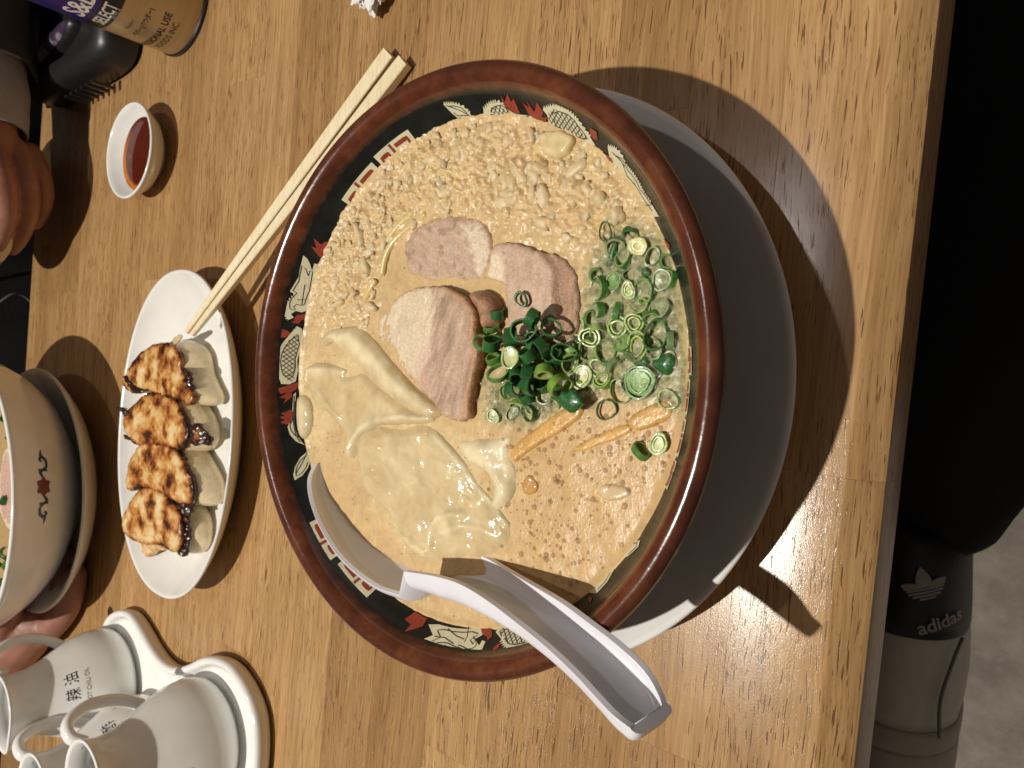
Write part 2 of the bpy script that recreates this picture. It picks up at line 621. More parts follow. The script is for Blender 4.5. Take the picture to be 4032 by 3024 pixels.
def dragon(body_polys, fin_edges, flames, scale_polys, hair=()):
    bodies = []
    for b in body_polys:
        v2, tr, n = fill(resample(flat(b), 1.2), 1.4)
        bodies.append([(wall(unflat(v2), 0.16).tolist(), tr)])
    for e in fin_edges:                       # saw-toothed fin along an edge of the nearest piece
        P = smooth_poly(flat(e), 1.15, 1, False)
        who = int(np.argmin([dist_poly(flat(b), P[len(P) // 2][None])[0] for b in body_polys]))
        for i in range(len(P) - 1):
            a, b = P[i], P[i + 1]
            t_ = (b - a); nn = np.array((t_[1], -t_[0]))
            nn = nn / (np.linalg.norm(nn) + 1e-9)
            tip = a + t_ * 0.9 + nn * 0.9
            bodies[who].append((wall(unflat([a, b, tip]), 0.17).tolist(), [(0, 1, 2)]))
    for b in bodies:
        mesh('dragon_print', *merge(b), CREAM, BODY)
    for f in flames:
        v2, tr, n = fill(resample(flat(f), 1.2), 1.4)
        mesh('flame_print', wall(unflat(v2), 0.22), tr, REDP, BODY)
    lines = []
    for b in body_polys:
        P = flat(b); m_ = P.mean(0)
        lines.append((m_ + (P - m_) * 0.7).tolist())
    for s in scale_polys:
        P = resample(flat(s), 1.2)
        lo, hi = P.min(0), P.max(0)
        for sgn in (1, -1):
            c = lo[0] - (hi[1] - lo[1])
            while c < hi[0] + (hi[1] - lo[1]):
                tt = np.arange(0, (hi[1] - lo[1]) + 0.01, 0.35)
                L = np.c_[c + tt * 1.0, lo[1] + tt] if sgn > 0 else np.c_[c + tt * 1.0, hi[1] - tt]
                ins = inside(P, L)
                run = []
                for q, i_ in zip(L, ins):
                    if i_:
                        run.append(q)
                    elif len(run) > 2:
                        lines.append(run); run = []
                    else:
                        run = []
                if len(run) > 2:
                    lines.append(run)
                c += 1.9
    for h in hair:
        lines.append(flat(h))
    if lines:
        print_lines('scale_lines', lines, 0.28, LINE, 0.26, BODY)['kind'] = 'stuff'

dragon([[(82.96,54.43),(85.54,56.66),(88.17,58.74),(90.62,59.67),(93.39,59.97),(95.74,59.6),(98.51,58.4),(98.63,55.79),(97.83,53.83),(94.81,53.18),(92.3,53.55),(88.88,52.86),(86.26,52.21),(83.4,53.09)],
        [(64.29,58.36),(66.34,58.1),(68.43,57.88),(70.01,57.58),(73.42,58.69),(74.33,59.04),(74.7,57.04),(77.57,58.96),(79.43,59.13),(80.96,58.65),(81.47,57.4),(80.74,56.13),(80.1,57.27),(78.91,56.0),(78.96,54.0),(78.17,52.64),(75.1,52.54),(72.76,51.97),(68.48,52.56),(65.06,53.09),(65.15,54.37),(67.34,54.22),(65.63,55.64),(64.67,56.89)],
        [(101.47,54.67),(100.88,53.85),(104.82,54.34),(108.92,55.05),(112.3,54.91),(114.65,53.71),(115.66,52.94),(114.07,55.56),(111.97,57.02),(109.86,57.34),(107.99,55.89),(104.76,55.18)],
        [(117.62,52.92),(118.61,55.22),(120.64,57.41),(122.44,58.55),(123.99,58.72),(123.54,56.11),(122.02,53.78),(120.16,52.35)]],
       [[(82.79,54.71),(85.46,56.66),(88.09,58.75),(90.62,59.67),(93.39,60.01),(95.74,59.6),(98.51,58.4)], [(107.99,55.89),(109.85,57.38),(111.97,57.02),(114.07,55.56)], [(118.61,55.22),(120.64,57.41),(122.44,58.55),(123.99,58.72)], [(81.47,57.4),(80.96,58.65),(79.43,59.13),(77.57,58.96),(74.7,57.04)]],
       [[(85.58,60.5),(85.34,59.07),(84.18,60.02),(84.43,57.53),(85.07,56.27),(86.4,57.91),(86.43,59.16)], [(81.1,55.88),(80.0,55.47),(78.92,52.06),(80.24,52.19),(81.01,53.55),(82.13,54.25),(82.24,56.46)],
        [(99.68,59.66),(99.13,57.21),(98.08,53.13),(99.85,53.42),(100.82,55.29),(101.87,54.93),(103.74,57.95),(102.37,57.06),(102.08,58.98),(100.66,56.34),(101.1,58.63)], [(106.94,60.15),(106.97,57.78),(106.15,58.89),(105.37,55.23),(107.2,55.62),(109.01,56.07),(109.23,57.49),(108.46,59.63),(107.97,57.88)],
        [(61.22,57.19),(61.1,55.48),(58.9,57.51),(59.64,54.59),(58.19,53.62),(58.35,51.73),(61.91,51.28),(62.99,53.63),(61.83,56.01)]],
       [[(84.9,54.83),(87.22,57.13),(90.14,58.44),(93.34,58.53),(96.52,57.93),(98.34,56.01),(97.32,54.33),(93.99,53.9),(90.65,53.89),(87.26,53.55),(84.71,53.38)]],
       [[(71.45,55.09),(73.94,54.81),(76.85,54.52)], [(75.96,56.22),(75.44,53.9)], [(68.74,57.52),(71.17,57.17),(73.95,58.25)], [(101.69,54.45),(104.79,54.78),(108.88,55.41),(112.26,55.26),(114.54,54.27)], [(117.86,52.86),(120.33,55.2),(122.62,57.87)]])
dragon([[(6.62,58.07),(4.43,57.66),(1.97,56.2),(1.03,54.02),(0.84,52.76),(4.98,53.6),(5.76,55.21)],
        [(-3.08,54.22),(-5.74,55.91),(-8.2,56.3),(-9.72,55.2),(-12.63,53.5),(-14.92,53.29),(-18.87,53.53),(-16.64,52.41),(-12.13,51.95),(-7.4,52.08),(-4.63,52.21),(-2.42,52.72)],
        [(-20.24,56.09),(-23.91,58.57),(-27.08,58.82),(-29.72,57.92),(-31.5,56.26),(-33.38,55.01),(-34.82,53.68),(-33.27,52.51),(-29.11,51.44),(-25.1,51.38),(-21.25,51.79),(-21.18,55.01)],
        [(-38.61,56.21),(-40.81,57.81),(-42.9,57.68),(-44.17,56.04),(-46.34,56.24),(-48.72,55.9),(-50.8,54.8),(-53.25,55.35),(-56.6,55.71),(-54.84,52.58),(-51.74,51.27),(-47.49,49.82),(-44.34,50.23),(-41.96,50.52),(-39.58,52.52)]],
       [[(-3.08,54.22),(-5.78,56.01),(-8.24,56.4),(-9.75,55.3)], [(-20.24,56.09),(-23.91,58.57),(-27.08,58.82),(-29.72,57.92),(-31.5,56.26),(-33.38,55.01)], [(-38.61,56.21),(-40.81,57.81),(-42.9,57.68),(-44.17,56.04),(-46.34,56.24),(-48.72,55.9),(-50.8,54.8),(-53.25,55.35)], [(6.62,58.07),(4.43,57.66),(1.97,56.2),(1.03,54.02)]],
       [[(-9.65,58.28),(-9.9,56.31),(-11.5,58.88),(-11.67,56.52),(-12.76,57.57),(-13.29,53.61),(-11.46,53.52),(-9.59,54.82),(-9.29,56.7)], [(-14.83,57.1),(-16.32,55.65),(-16.25,57.55),(-17.61,54.79),(-19.11,57.96),(-20.23,55.39),(-19.42,53.87),(-21.0,54.37),(-20.09,51.97),(-17.45,52.52),(-15.81,53.69)], [(-33.45,57.72),(-35.38,57.95),(-35.65,55.76),(-34.35,55.17),(-33.4,56.05)], [(-37.16,53.52),(-40.04,53.99),(-41.24,51.93),(-39.66,51.03),(-37.7,51.91)], [(-59.45,49.2),(-59.73,52.84),(-62.19,54.77),(-62.5,53.46),(-61.09,49.4)]],
       [[(-4.09,53.78),(-6.24,55.22),(-8.33,55.62),(-11.43,53.42),(-14.83,53.0),(-7.54,52.46)], [(-21.28,55.51),(-23.73,57.56),(-26.5,57.84),(-29.16,56.92),(-30.97,55.46),(-33.29,53.55),(-29.21,52.47),(-24.77,52.24),(-21.45,52.79)]],
       [[(-39.93,55.91),(-43.1,55.95),(-45.03,53.76),(-47.96,53.94)], [(-41.44,56.3),(-44.24,55.61)], [(-47.27,54.17),(-51.14,53.48),(-54.33,54.02)], [(6.05,57.63),(3.21,55.35),(1.35,53.37)]])
dragon([[(-178.88,59.72),(-176.66,57.24),(-179.53,54.91),(-176.93,53.91),(-173.32,53.84),(-169.13,53.4),(-165.99,52.69),(-163.11,53.37),(-163.77,54.74),(-165.27,56.08),(-163.29,57.78),(-163.12,56.27),(-162.03,56.69),(-162.06,58.8),(-163.26,59.72),(-164.8,59.85),(-166.74,59.11),(-168.6,58.65),(-168.47,59.75),(-170.29,59.41),(-172.27,58.83),(-174.39,58.85),(-176.86,59.79)],
        [(-160.35,53.92),(-159.72,52.28),(-155.86,52.46),(-152.37,54.35),(-147.98,58.31),(-148.95,59.87),(-152.82,59.65),(-155.83,58.68),(-157.81,56.31)],
        [(-123.97,51.13),(-121.16,50.51),(-118.01,54.28),(-118.94,55.44),(-122.37,53.99)],
        [(-135.11,52.26),(-132.85,49.73),(-129.11,50.37),(-126.1,52.67),(-128.94,54.82),(-132.16,55.37)]],
       [[(-148.95,59.87),(-152.82,59.65),(-155.83,58.68),(-157.81,56.31)], [(-163.26,59.72),(-164.8,59.85),(-166.74,59.11)], [(-172.27,58.83),(-174.39,58.85),(-176.86,59.79)]],
       [[(173.95,56.53),(174.99,53.36),(179.17,53.57),(179.36,56.05),(178.09,57.45),(176.17,59.48),(176.36,57.03)], [(-165.07,52.79),(-161.95,52.57),(-160.84,55.19),(-161.57,56.45),(-162.29,55.27),(-163.9,54.46)], [(-157.5,56.63),(-157.76,58.5),(-159.0,60.15),(-159.07,58.34),(-158.17,57.55)], [(-134.71,54.4),(-133.17,55.38),(-133.76,57.02)]],
       [[(-159.5,53.96),(-159.13,52.71),(-155.71,52.92),(-152.19,55.01),(-148.9,58.44),(-150.31,58.99),(-153.9,58.63),(-156.73,57.11)]],
       [[(-173.9,54.39),(-170.43,55.89),(-168.07,56.36)], [(-168.75,52.41),(-167.65,55.48),(-167.63,57.25)], [(-176.1,57.44),(-173.28,57.02),(-170.13,58.09)], [(-166.03,55.32),(-164.54,56.76)]])
# key pattern (raimon)
def raimon(th0, th1, z0, z1, skew=0.0):
    nz = 4
    P = flat([(th0, z0), (th1, z0), (th1, z1), (th0, z1)])
    v2, tr, n = fill(resample(P, 1.2), 1.5)
    r = mesh('key_pattern', wall(unflat(v2), 0.16), tr, CREAM, BODY)
    u0, u1 = P[0][0], P[1][0]
    def U(a, b):
        return (u0 + (u1 - u0) * a, z0 + (z1 - z0) * b)
    L = [[U(.13, .02), U(.13, .84), U(.47, .84)], [U(.56, .98), U(.56, .16), U(.9, .16), U(.9, .8), U(.7, .8), U(.7, .45)],
         [U(.26, .6), U(.26, .2), U(.42, .2), U(.42, .62)], [U(.33, .6), U(.33, .4)]]
    print_lines('key_stroke', L, 1.25, REDP, 0.24, BODY)
def span(p):
    (a0, z0), (a1, z1) = p
    return a0, a1, (z0 + z1) / 2
for p in ([(46.22,55.65),(32.79,55.59)], [(31.38,56.18),(19.04,56.41)], [(135.94,59.32),(147.52,59.15)], [(149.49,58.39),(161.82,57.49)]):
    a0, a1, zt = span(p)
    lo, hi = (a0, a1) if a0 < a1 else (a1, a0)
    raimon(lo, hi, zt - 10.5, zt)
q = [(-80.55,55.44),(-86.37,54.5),(-93.45,54.02),(-101.15,54.86),(-107.39,54.3)]
for (a, za), (b, zb) in zip(q[:-1], q[1:]):
    lo, hi = (a, b) if a < b else (b, a)
    raimon(lo + 0.4, hi - 0.4, 48.5, (za + zb) / 2)

# ------------------------------------------------------------------ broth
SZ = 52.0                                    # level of the soup
def zone(poly, soft):
    poly = np.array(poly)
    def f(P):
        d = dist_poly(poly, P)
        return np.clip(0.5 + np.where(inside(poly, P), d, -d) / (2 * soft), 0, 1)
    return f
crumb_zone = zone([(53.2,101.5),(76.4,84.9),(91.0,57.0),(97.0,19.0),(95.8,-14.1),(81.7,-52.8),(58.8,-74.5),(47.7,-80.2),(46.8,-61.7),(45.7,-46.4),(53.0,-10.8),(58.0,26.5),(47.8,43.4),(29.4,49.4),(14.5,50.4),(13.3,76.9),(24.5,104.7)], 9)
foam_zone = zone([(51.1,-61.2),(46.3,-78.9),(34.2,-86.0),(13.0,-89.7),(-5.4,-91.7),(-3.9,-81.3),(0.1,-66.8),(-5.6,-53.9),(-15.3,-36.7),(-14.7,-16.5),(-1.9,-15.1),(9.8,-43.3),(25.1,-52.3),(39.8,-54.1)], 4)
brown_zone = zone([(-23.1,-25.8),(-4.2,-53.8),(-0.6,-86.9),(-13.5,-91.1),(-30.9,-84.2),(-46.8,-75.2),(-63.1,-62.1),(-60.1,-32.1),(-43.8,-17.8)], 10)
step = 0.47
gx = np.arange(-93.5, 93.51, step)
GX, GY = np.meshgrid(gx, gx)
G = np.c_[GX.ravel(), GY.ravel()]
rr = np.hypot(G[:, 0], G[:, 1])
keep = rr < 92.8
idx = -np.ones(len(G), int); idx[keep] = np.arange(keep.sum())
S = G[keep]; rs = rr[keep]
cz = crumb_zone(S); fz = foam_zone(S); bz = brown_zone(S)
S3 = np.c_[S, np.zeros(len(S))]
n1 = fbm(S3, 16, 3, 1.3); n2 = fbm(S3, 3.2, 3, 5.1)
lump = vor(S, 4.6, 2.2); lump2 = vor(S, 2.1, 7.7)
h = 0.35 * n1 + 0.06 * n2
l1 = np.clip(1.0 - lump[:, 0] * 1.25, 0, 1); l2 = np.clip(1 - lump2[:, 0] * 1.2, 0, 1)
n3 = fbm(S3, 1.7, 3, 8.8)
wx = S + 1.2 * np.c_[n2, n3]
def billow(scale, seed):
    return np.abs(np.array([noise.noise(Vector((q[0] / scale + seed, q[1] / scale - seed, seed * 1.3))) for q in wx]))
b1, b2, b3 = billow(7.0, 3.1), billow(2.9, 6.4), billow(1.4, 9.9)
fluff = 3.2 * b1 + 2.7 * b2 + 1.3 * b3 + 1.0 * n1 - 0.5
toward_wall = np.clip((90.5 - rs) / 7.0, 0, 1)
h += cz * fluff * (0.25 + 0.75 * toward_wall)
l3 = np.clip(b1 * 2, 0, 1)
h += fz * (0.25 * n2 + 0.15 * l2)
wide = np.clip(1 - (bz + fz), 0, 1)
h += wide * (0.05 * l2 + 0.12 * n2)
h += 0.9 * np.clip((rs - 87.5) / 2.8, 0, 1) ** 2
base_c = np.array((0.57, 0.40, 0.20)); crumb_c = np.array((0.61, 0.45, 0.24)); foam_c = np.array((0.30, 0.31, 0.145)); brown_c = np.array((0.555, 0.36, 0.16)); pale_c = np.array((0.67, 0.525, 0.29))
pale_zone = zone([(0.5,91.4),(13.9,64.7),(3.6,46.2),(-15.4,17.7),(-22.6,-6.6),(-23.1,-25.8),(-32.7,-34.9),(-51.9,-33.1),(-62.0,-24.1),(-70.5,-3.2),(-68.2,16.3),(-56.7,38.8),(-45.0,57.4),(-39.6,86.2),(-20.4,95.4)], 7)
pz = pale_zone(S)
c = base_c[None] * np.ones((len(S), 1))
c = c + (crumb_c - c) * cz[:, None]
c = c + (brown_c - c) * bz[:, None]
c = c + (pale_c - c) * (pz * 0.7 * np.clip(0.7 + n1, 0, 1))[:, None]
c = c + (foam_c - c) * (fz * 0.8)[:, None]
c *= (1 + 0.10 * n2 + 0.06 * n1)[:, None]
c *= 1 - 0.16 * (np.clip(0.25 - b2, 0, 1) * 4 * cz)[:, None] * np.array((0.6, 1.0, 1.4))  # shade in the creases between crumbs, put into the colour as darker tan
yel = np.clip(fbm(S3, 12, 2, 9.3) * 2 - 0.35, 0, 1) * cz
c = c + (np.array((0.62, 0.46, 0.18)) - c) * (yel * 0.5)[:, None]
Fq = []
m = len(gx)
I = idx.reshape(m, m)
for a in range(m - 1):
    for b in range(m - 1):
        q = (I[a, b], I[a, b + 1], I[a + 1, b + 1], I[a + 1, b])
        if min(q) >= 0:
            Fq.append(q)
def food_material(name, sss=0.25, rad=1.6, rough=0.28, nscale=500, namp=0.14, bump=0.25, bscale=900, coat=0.0, tint=(1.0, 0.8, 0.6), thin=False):
    t = NT(name)
    v = t.coord('Object')
    colr = t.attr('Col').outputs['Color']
    f = t.noise(v, nscale, 4, 0.6)
    colr = t.mix(1.0, colr, t.ramp(f, [(0.25, (1 - namp,) * 3), (0.75, (1 + namp,) * 3)]), 'MULTIPLY')
    t.set(Base_Color=colr, Roughness=t.math('ADD', t.math('MULTIPLY', t.noise(v, nscale * 0.6, 3), 0.25), rough - 0.12), IOR=1.42)
    t.set(Subsurface_Weight=sss, Subsurface_Radius=tint, Subsurface_Scale=rad / 1000, Coat_Weight=coat, Coat_Roughness=0.08)
    if bump:
        t.bump(t.noise(v, bscale, 4, 0.6), bump)
    if thin:                                   # see-through where the skin is thin
        tr = t.n('ShaderNodeBsdfTransparent'); mx = t.n('ShaderNodeMixShader')
        fac = t.math('ADD', t.attr('thick').outputs['Fac'], t.math('MULTIPLY', t.math('SUBTRACT', t.noise(v, 130, 3), 0.5), 0.7), True)
        t.l(fac, mx.inputs[0]); t.l(tr.outputs[0], mx.inputs[1]); t.l(t.b.outputs[0], mx.inputs[2]); t.l(mx.outputs[0], t.out.inputs[0])
    return t.m
BROTH = food_material('broth', 0.3, 2.2, 0.27, 420, 0.09, 0.16, 900)
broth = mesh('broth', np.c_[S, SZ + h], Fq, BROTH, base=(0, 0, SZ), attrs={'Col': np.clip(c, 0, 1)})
tag(broth, 'creamy tan ramen broth filling the black bowl', 'broth')
def soup_at(x, y):
    return SZ

# ------------------------------------------------------------------ crumbs of back fat
ico = bmesh.new(); bmesh.ops.create_icosphere(ico, subdivisions=2, radius=1.0)
IV = np.array([tuple(q.co) for q in ico.verts]); IF = [tuple(q.index for q in f.verts) for f in ico.faces]; ico.free()
def blob(c, r, seed, flat_=0.7, amp=0.35):
    s = seed * 3.17
    d = np.array([noise.noise(Vector((q[0] * 1.3 + s, q[1] * 1.3 - s, q[2] * 1.3 + s))) + 0.5 * noise.noise(Vector((q[0] * 2.9 - s, q[1] * 2.9, q[2] * 2.9 + s))) for q in IV])
    P = IV * (1 + amp * d)[:, None] * np.array(r)[None]
    a = seed * 1.7
    R = np.array(((math.cos(a), -math.sin(a), 0), (math.sin(a), math.cos(a), 0), (0, 0, 1)))
    return P @ R.T + np.array(c)
CRUMB = food_material('back_fat', 0.4, 2.0, 0.36, 600, 0.06, 0.2, 1200)
V, F, Cc = [], [], []
cand = RNG.uniform(-90, 90, (9000, 2))
cand = cand[np.hypot(cand[:, 0], cand[:, 1]) < 88.5]
wz = crumb_zone(cand)
n = 0
for i, (q, w) in enumerate(zip(cand, wz)):
    if w < 0.25 or random.random() > w ** 1.5 * 0.2:
        continue
    r = random.choice((0.9, 1.2, 1.6, 2.0, 2.6, 3.2)) * random.uniform(0.8, 1.15)
    edge = math.hypot(*q) > 82
    if edge:
        r = min(r, 1.6)
    P = blob((q[0], q[1], SZ + 0.9 - 0.22 * r + random.uniform(-0.7, 0.3) * min(1.2, r)), (r * random.uniform(0.9, 1.6), r * random.uniform(0.7, 1.1), r * 0.72), i, amp=0.75)
    o = len(V)
    V += P.tolist(); F += [tuple(k + o for k in f) for f in IF]
    k = random.uniform(0, 1)
    cc = np.array((0.61, 0.455, 0.25)) * (1 - k) + np.array((0.68, 0.55, 0.35)) * k
    Cc += [cc] * len(P)
    n += 1
cr = mesh('back_fat_crumbs', V, F, CRUMB, base=(40, 20, SZ), attrs={'Col': np.array(Cc)})
tag(cr, 'soft crumbs of pork back fat heaped across the far broth', 'pork fat', kind='stuff')

# ------------------------------------------------------------------ bubbles
dome = []
def domes(spots, nseg=9):
    V, F = [], []
    for (x, y, z, r) in spots:
        o = len(V)
        V.append((x, y, z + r * 0.72))
        for k, (fr, fz_) in enumerate(((0.55, 0.52), (0.87, 0.18), (1.0, -0.25))):
            for s in range(nseg):
                a = 2 * math.pi * s / nseg
                V.append((x + r * fr * math.cos(a), y + r * fr * math.sin(a), z + r * fz_))
        for s in range(nseg):
            s2 = (s + 1) % nseg
            F.append((o, o + 1 + s, o + 1 + s2))
            for k in range(2):
                F.append((o + 1 + k * nseg + s, o + 1 + (k + 1) * nseg + s, o + 1 + (k + 1) * nseg + s2, o + 1 + k * nseg + s2))
    return V, F
def film(name, col, edge_col, body=0.25, rim_=0.7, gloss=0.05):
    t = NT(name)
    lw = t.n('ShaderNodeLayerWeight'); lw.inputs['Blend'].default_value = 0.35
    tr = t.n('ShaderNodeBsdfTransparent')
    v = t.coord('Object')
    t.set(Base_Color=t.mix(lw.outputs['Facing'], col, edge_col), Roughness=t.math('ADD', t.math('MULTIPLY', t.noise(v, 300, 2), 0.1), 0.03), IOR=1.45)
    mx = t.n('ShaderNodeMixShader')
    fac = t.math('ADD', body, t.math('MULTIPLY', t.math('POWER', lw.outputs['Facing'], 2.0), rim_), True)
    t.l(fac, mx.inputs[0]); t.l(tr.outputs[0], mx.inputs[1]); t.l(t.b.outputs[0], mx.inputs[2])
    gl = t.n('ShaderNodeBsdfGlossy'); gl.inputs['Roughness'].default_value = 0.07
    mx2 = t.n('ShaderNodeMixShader')
    mx2.inputs[0].default_value = gloss; t.l(mx.outputs[0], mx2.inputs[1]); t.l(gl.outputs[0], mx2.inputs[2])
    t.l(mx2.outputs[0], t.out.inputs[0])
    return t.m
sp = []
cand = RNG.uniform(-90, 90, (16000, 2)); cand = cand[np.hypot(cand[:, 0], cand[:, 1]) < 88.5]
wb = brown_zone(cand); wc = np.clip(1 - crumb_zone(cand) - foam_zone(cand), 0, 1)
for q, w, w2 in zip(cand, wb, wc):
    if random.random() < 0.26 * w + 0.04 * w2:
        r = random.choice((0.25, 0.3, 0.35, 0.4, 0.5, 0.6, 0.8, 1.05)) * random.uniform(0.8, 1.1)
        if w < 0.4:
            r = min(r, 0.4)
        sp.append((q[0], q[1], SZ + 0.1, r))
bb = mesh('broth_bubbles', *domes(sp), film('broth_bubble_film', (0.33, 0.175, 0.065), (0.55, 0.37, 0.18), 0.30, 0.25, 0.02), base=(0, 0, SZ))
tag(bb, 'tiny brown bubbles speckling the broth surface', 'bubbles', kind='stuff')
sp = []
cand = RNG.uniform(-90, 90, (62000, 2)); cand = cand[np.hypot(cand[:, 0], cand[:, 1]) < 89.6]
wf = foam_zone(cand)
for q, w in zip(cand, wf):
    if random.random() < 0.5 * w ** 1.5:
        r = random.choice((0.35, 0.4, 0.5, 0.6, 0.75, 0.95)) * random.uniform(0.85, 1.15)
        sp.append((q[0], q[1], SZ + 0.7 + random.uniform(0, 0.9), r))
fb = mesh('foam_bubbles', *domes(sp), film('foam_film', (0.36, 0.40, 0.22), (0.66, 0.66, 0.48), 0.10, 0.8, 0.06), base=(40, -50, SZ))
tag(fb, 'clear froth of small bubbles round the floating scallions', 'foam', kind='stuff')

# ------------------------------------------------------------------ chashu
MEAT = food_material('chashu', 0.2, 1.4, 0.28, 900, 0.2, 0.4, 1200, tint=(1.0, 0.4, 0.25))
FAT = np.array((0.68, 0.555, 0.40)); LEAN = np.array((0.475, 0.33, 0.232)); BROWN = np.array((0.27, 0.135, 0.07)); PINK = np.array((0.62, 0.40, 0.31))
def fib(P, dx, dy, sc, seed):
    a = P @ np.array((dx, dy)); b = P @ np.array((-dy, dx))
    return fbm(np.c_[a / 6.0, b, a * 0], sc, 3, seed)
A_out = [(15.7,43.7),(20.0,40.7),(26.7,31.0),(29.7,21.4),(29.5,14.2),(30.2,6.9),(28.6,0.3),(26.7,-4.7),(24.4,-9.2),(20.0,-13.1),(16.5,-12.4),(11.3,-14.3),(7.2,-15.3),(1.2,-13.7),(-4.8,-12.3),(-11.3,-11.6),(-15.5,-12.5),(-18.1,-5.2),(-16.5,2.5),(-12.4,7.6),(-8.8,14.3),(-4.4,21.4),(0.3,32.1),(8.0,41.4)]
A_fat = [(29.9,12.7),(25.5,10.2),(17.7,10.4),(7.0,11.5),(-1.6,12.8),(-9.1,14.3),(-4.6,20.5),(0.3,32.1),(8.0,41.4),(15.7,43.7),(26.7,31.0),(29.5,21.4)]
A_rind = [(28.6,0.3),(26.7,-4.7),(24.4,-9.2),(20.0,-13.1),(16.5,-12.4),(11.3,-14.3),(7.2,-15.3),(1.2,-13.7),(-4.8,-12.3),(-11.3,-11.6),(-15.5,-12.5)]
def ragged(o_, amp, seed):
    cc = o_.mean(0); dr = (o_ - cc) / np.linalg.norm(o_ - cc, axis=1)[:, None]
    return o_ + dr * (amp * fbm(np.c_[o_, o_[:, 0] * 0], 3.0, 4, seed))[:, None]
A_o = ragged(smooth_poly(A_out, 0.8, 2), 0.55, 1.0)
A_c = np.array(A_out).mean(0)
def A_top(P, d):
    u = (P - A_c) @ np.array((0.35, -0.94))            # towards the near side
    return 55.6 + np.clip(u, -26, 26) * 0.135 + 0.7 * fbm(np.c_[P, P[:, 0] * 0], 9, 3, 3.3) + 0.4 * fib(P, 0.9, -0.35, 1.1, 4) + 0.25 * fbm(np.c_[P, P[:, 0] * 0], 1.6, 2, 5)
def A_col(P, d):
    f = fib(P, 0.9, -0.35, 1.6, 2.0)
    fat = np.clip(0.5 + np.where(inside(np.array(A_fat), P), 1, -1) * dist_poly(np.array(A_fat), P) / 2.4 + 0.7 * f, 0, 1)[:, None]
    c = LEAN * (1 + 0.38 * f)[:, None] * (1 - fat) + FAT * (1 + 0.12 * f)[:, None] * fat
    dl = dist_poly(np.array([(4.0,13.5),(-3.4,13.4),(-7.1,11.4)]), P, False)
    c = c + (PINK - c) * (np.clip(1 - dl / 7, 0, 1) * 0.65)[:, None]
    dr = dist_poly(np.array(A_rind), P, False)
    k = np.clip(1 - dr / np.clip(4.2 + 2.6 * f, 0.6, None), 0, 1)[:, None]
    c = c + (BROWN * 1.5 - c) * k * 0.85
    d0 = np.clip(1 - d / 3.0, 0, 1)[:, None]
    return {'Col': np.clip(c + (np.array((0.55, 0.33, 0.15)) - c) * d0 * 0.35, 0, 1)}
chA = thing('chashu_slice', (A_c[0], A_c[1], 52), 'big pale chashu slice half fat, lying over the others in the middle', 'chashu', 'chashu slices in the black bowl')
slab('slice', A_o, 0.9, A_top, 5.5, MEAT, chA, attr=A_col, round_r=1.0, side=(0.16, 0.07, 0.03))
R_out = smooth_poly([(26.8,-7.0),(28.8,-10.1),(28.9,-14.3),(26.4,-18.7),(23.4,-20.7),(18.8,-21.4),(16.7,-19.0),(14.5,-16.1),(16.4,-14.3),(19.8,-13.3),(24.2,-10.0)], 0.9, 2)
slab('rind', R_out, 0.9, lambda P, d: 57.0 + 2.2 * np.clip(d / 3.0, 0, 1) ** 0.6 + 0.5 * fbm(np.c_[P, P[:, 0] * 0], 4, 3, 8), 7, MEAT, chA,
     attr=lambda P, d: {'Col': np.clip(np.array((0.33, 0.18, 0.10)) * (1 + 0.45 * fbm(np.c_[P, P[:, 0] * 0], 2.5, 3, 2))[:, None], 0, 1)}, round_r=2.4)

B_out = [(44.1,31.3),(48.2,30.1),(52.1,24.7),(54.7,19.4),(56.3,12.5),(55.8,1.8),(54.8,-4.9),(53.0,-9.3),(49.3,-11.2),(45.6,-12.6),(41.8,-12.9),(37.1,-12.2),(33.9,-10.3),(31.4,-5.4),(30.7,6.3),(31.3,22.2),(34.2,28.8),(39.4,30.5)]
B_o = ragged(smooth_poly(B_out, 0.9, 2), 0.6, 2.0); B_c = np.array(B_out).mean(0)
B_fat = [(53.0,1.5),(54.3,-5.6),(49.3,-11.2),(45.6,-12.6),(41.8,-12.9),(37.1,-12.2),(33.8,-8.0),(43.6,-4.0)]
def B_col(P, d):
    f = fib(P, 0.5, 0.85, 1.6, 6.0); f2 = fbm(np.c_[P, P[:, 0] * 0], 3.0, 3, 4.4)
    fat = np.clip(0.5 + np.where(inside(np.array(B_fat), P), 1, -1) * dist_poly(np.array(B_fat), P) / 2.5 + f, 0, 1)[:, None]
    c = LEAN * 1.08 * (1 + 0.2 * f)[:, None] * (1 - fat) + FAT * fat
    k = np.clip(1 - d / 2.2, 0, 1)[:, None]
    c = c + (BROWN * 2.0 - c) * k * 0.45
    sp_ = (f2 > 0.42)[:, None] * 0.5
    return {'Col': np.clip(c * (1 - sp_ * 0.6), 0, 1)}
chB = thing('chashu_slice', (B_c[0], B_c[1], 50), 'rear chashu slice sunk in the broth among the fat crumbs', 'chashu', 'chashu slices in the black bowl')
slab('slice', B_o, 1.0, lambda P, d: 53.9 - 1.6 * np.clip((B_c[0] + 1 - P[:, 0]) / 14.0, 0, 1) - 0.9 * np.clip(1 - d / 4, 0, 1) + 0.6 * fbm(np.c_[P, P[:, 0] * 0], 6, 3, 1.2), 3.5, MEAT, chB, attr=B_col, round_r=1.4)

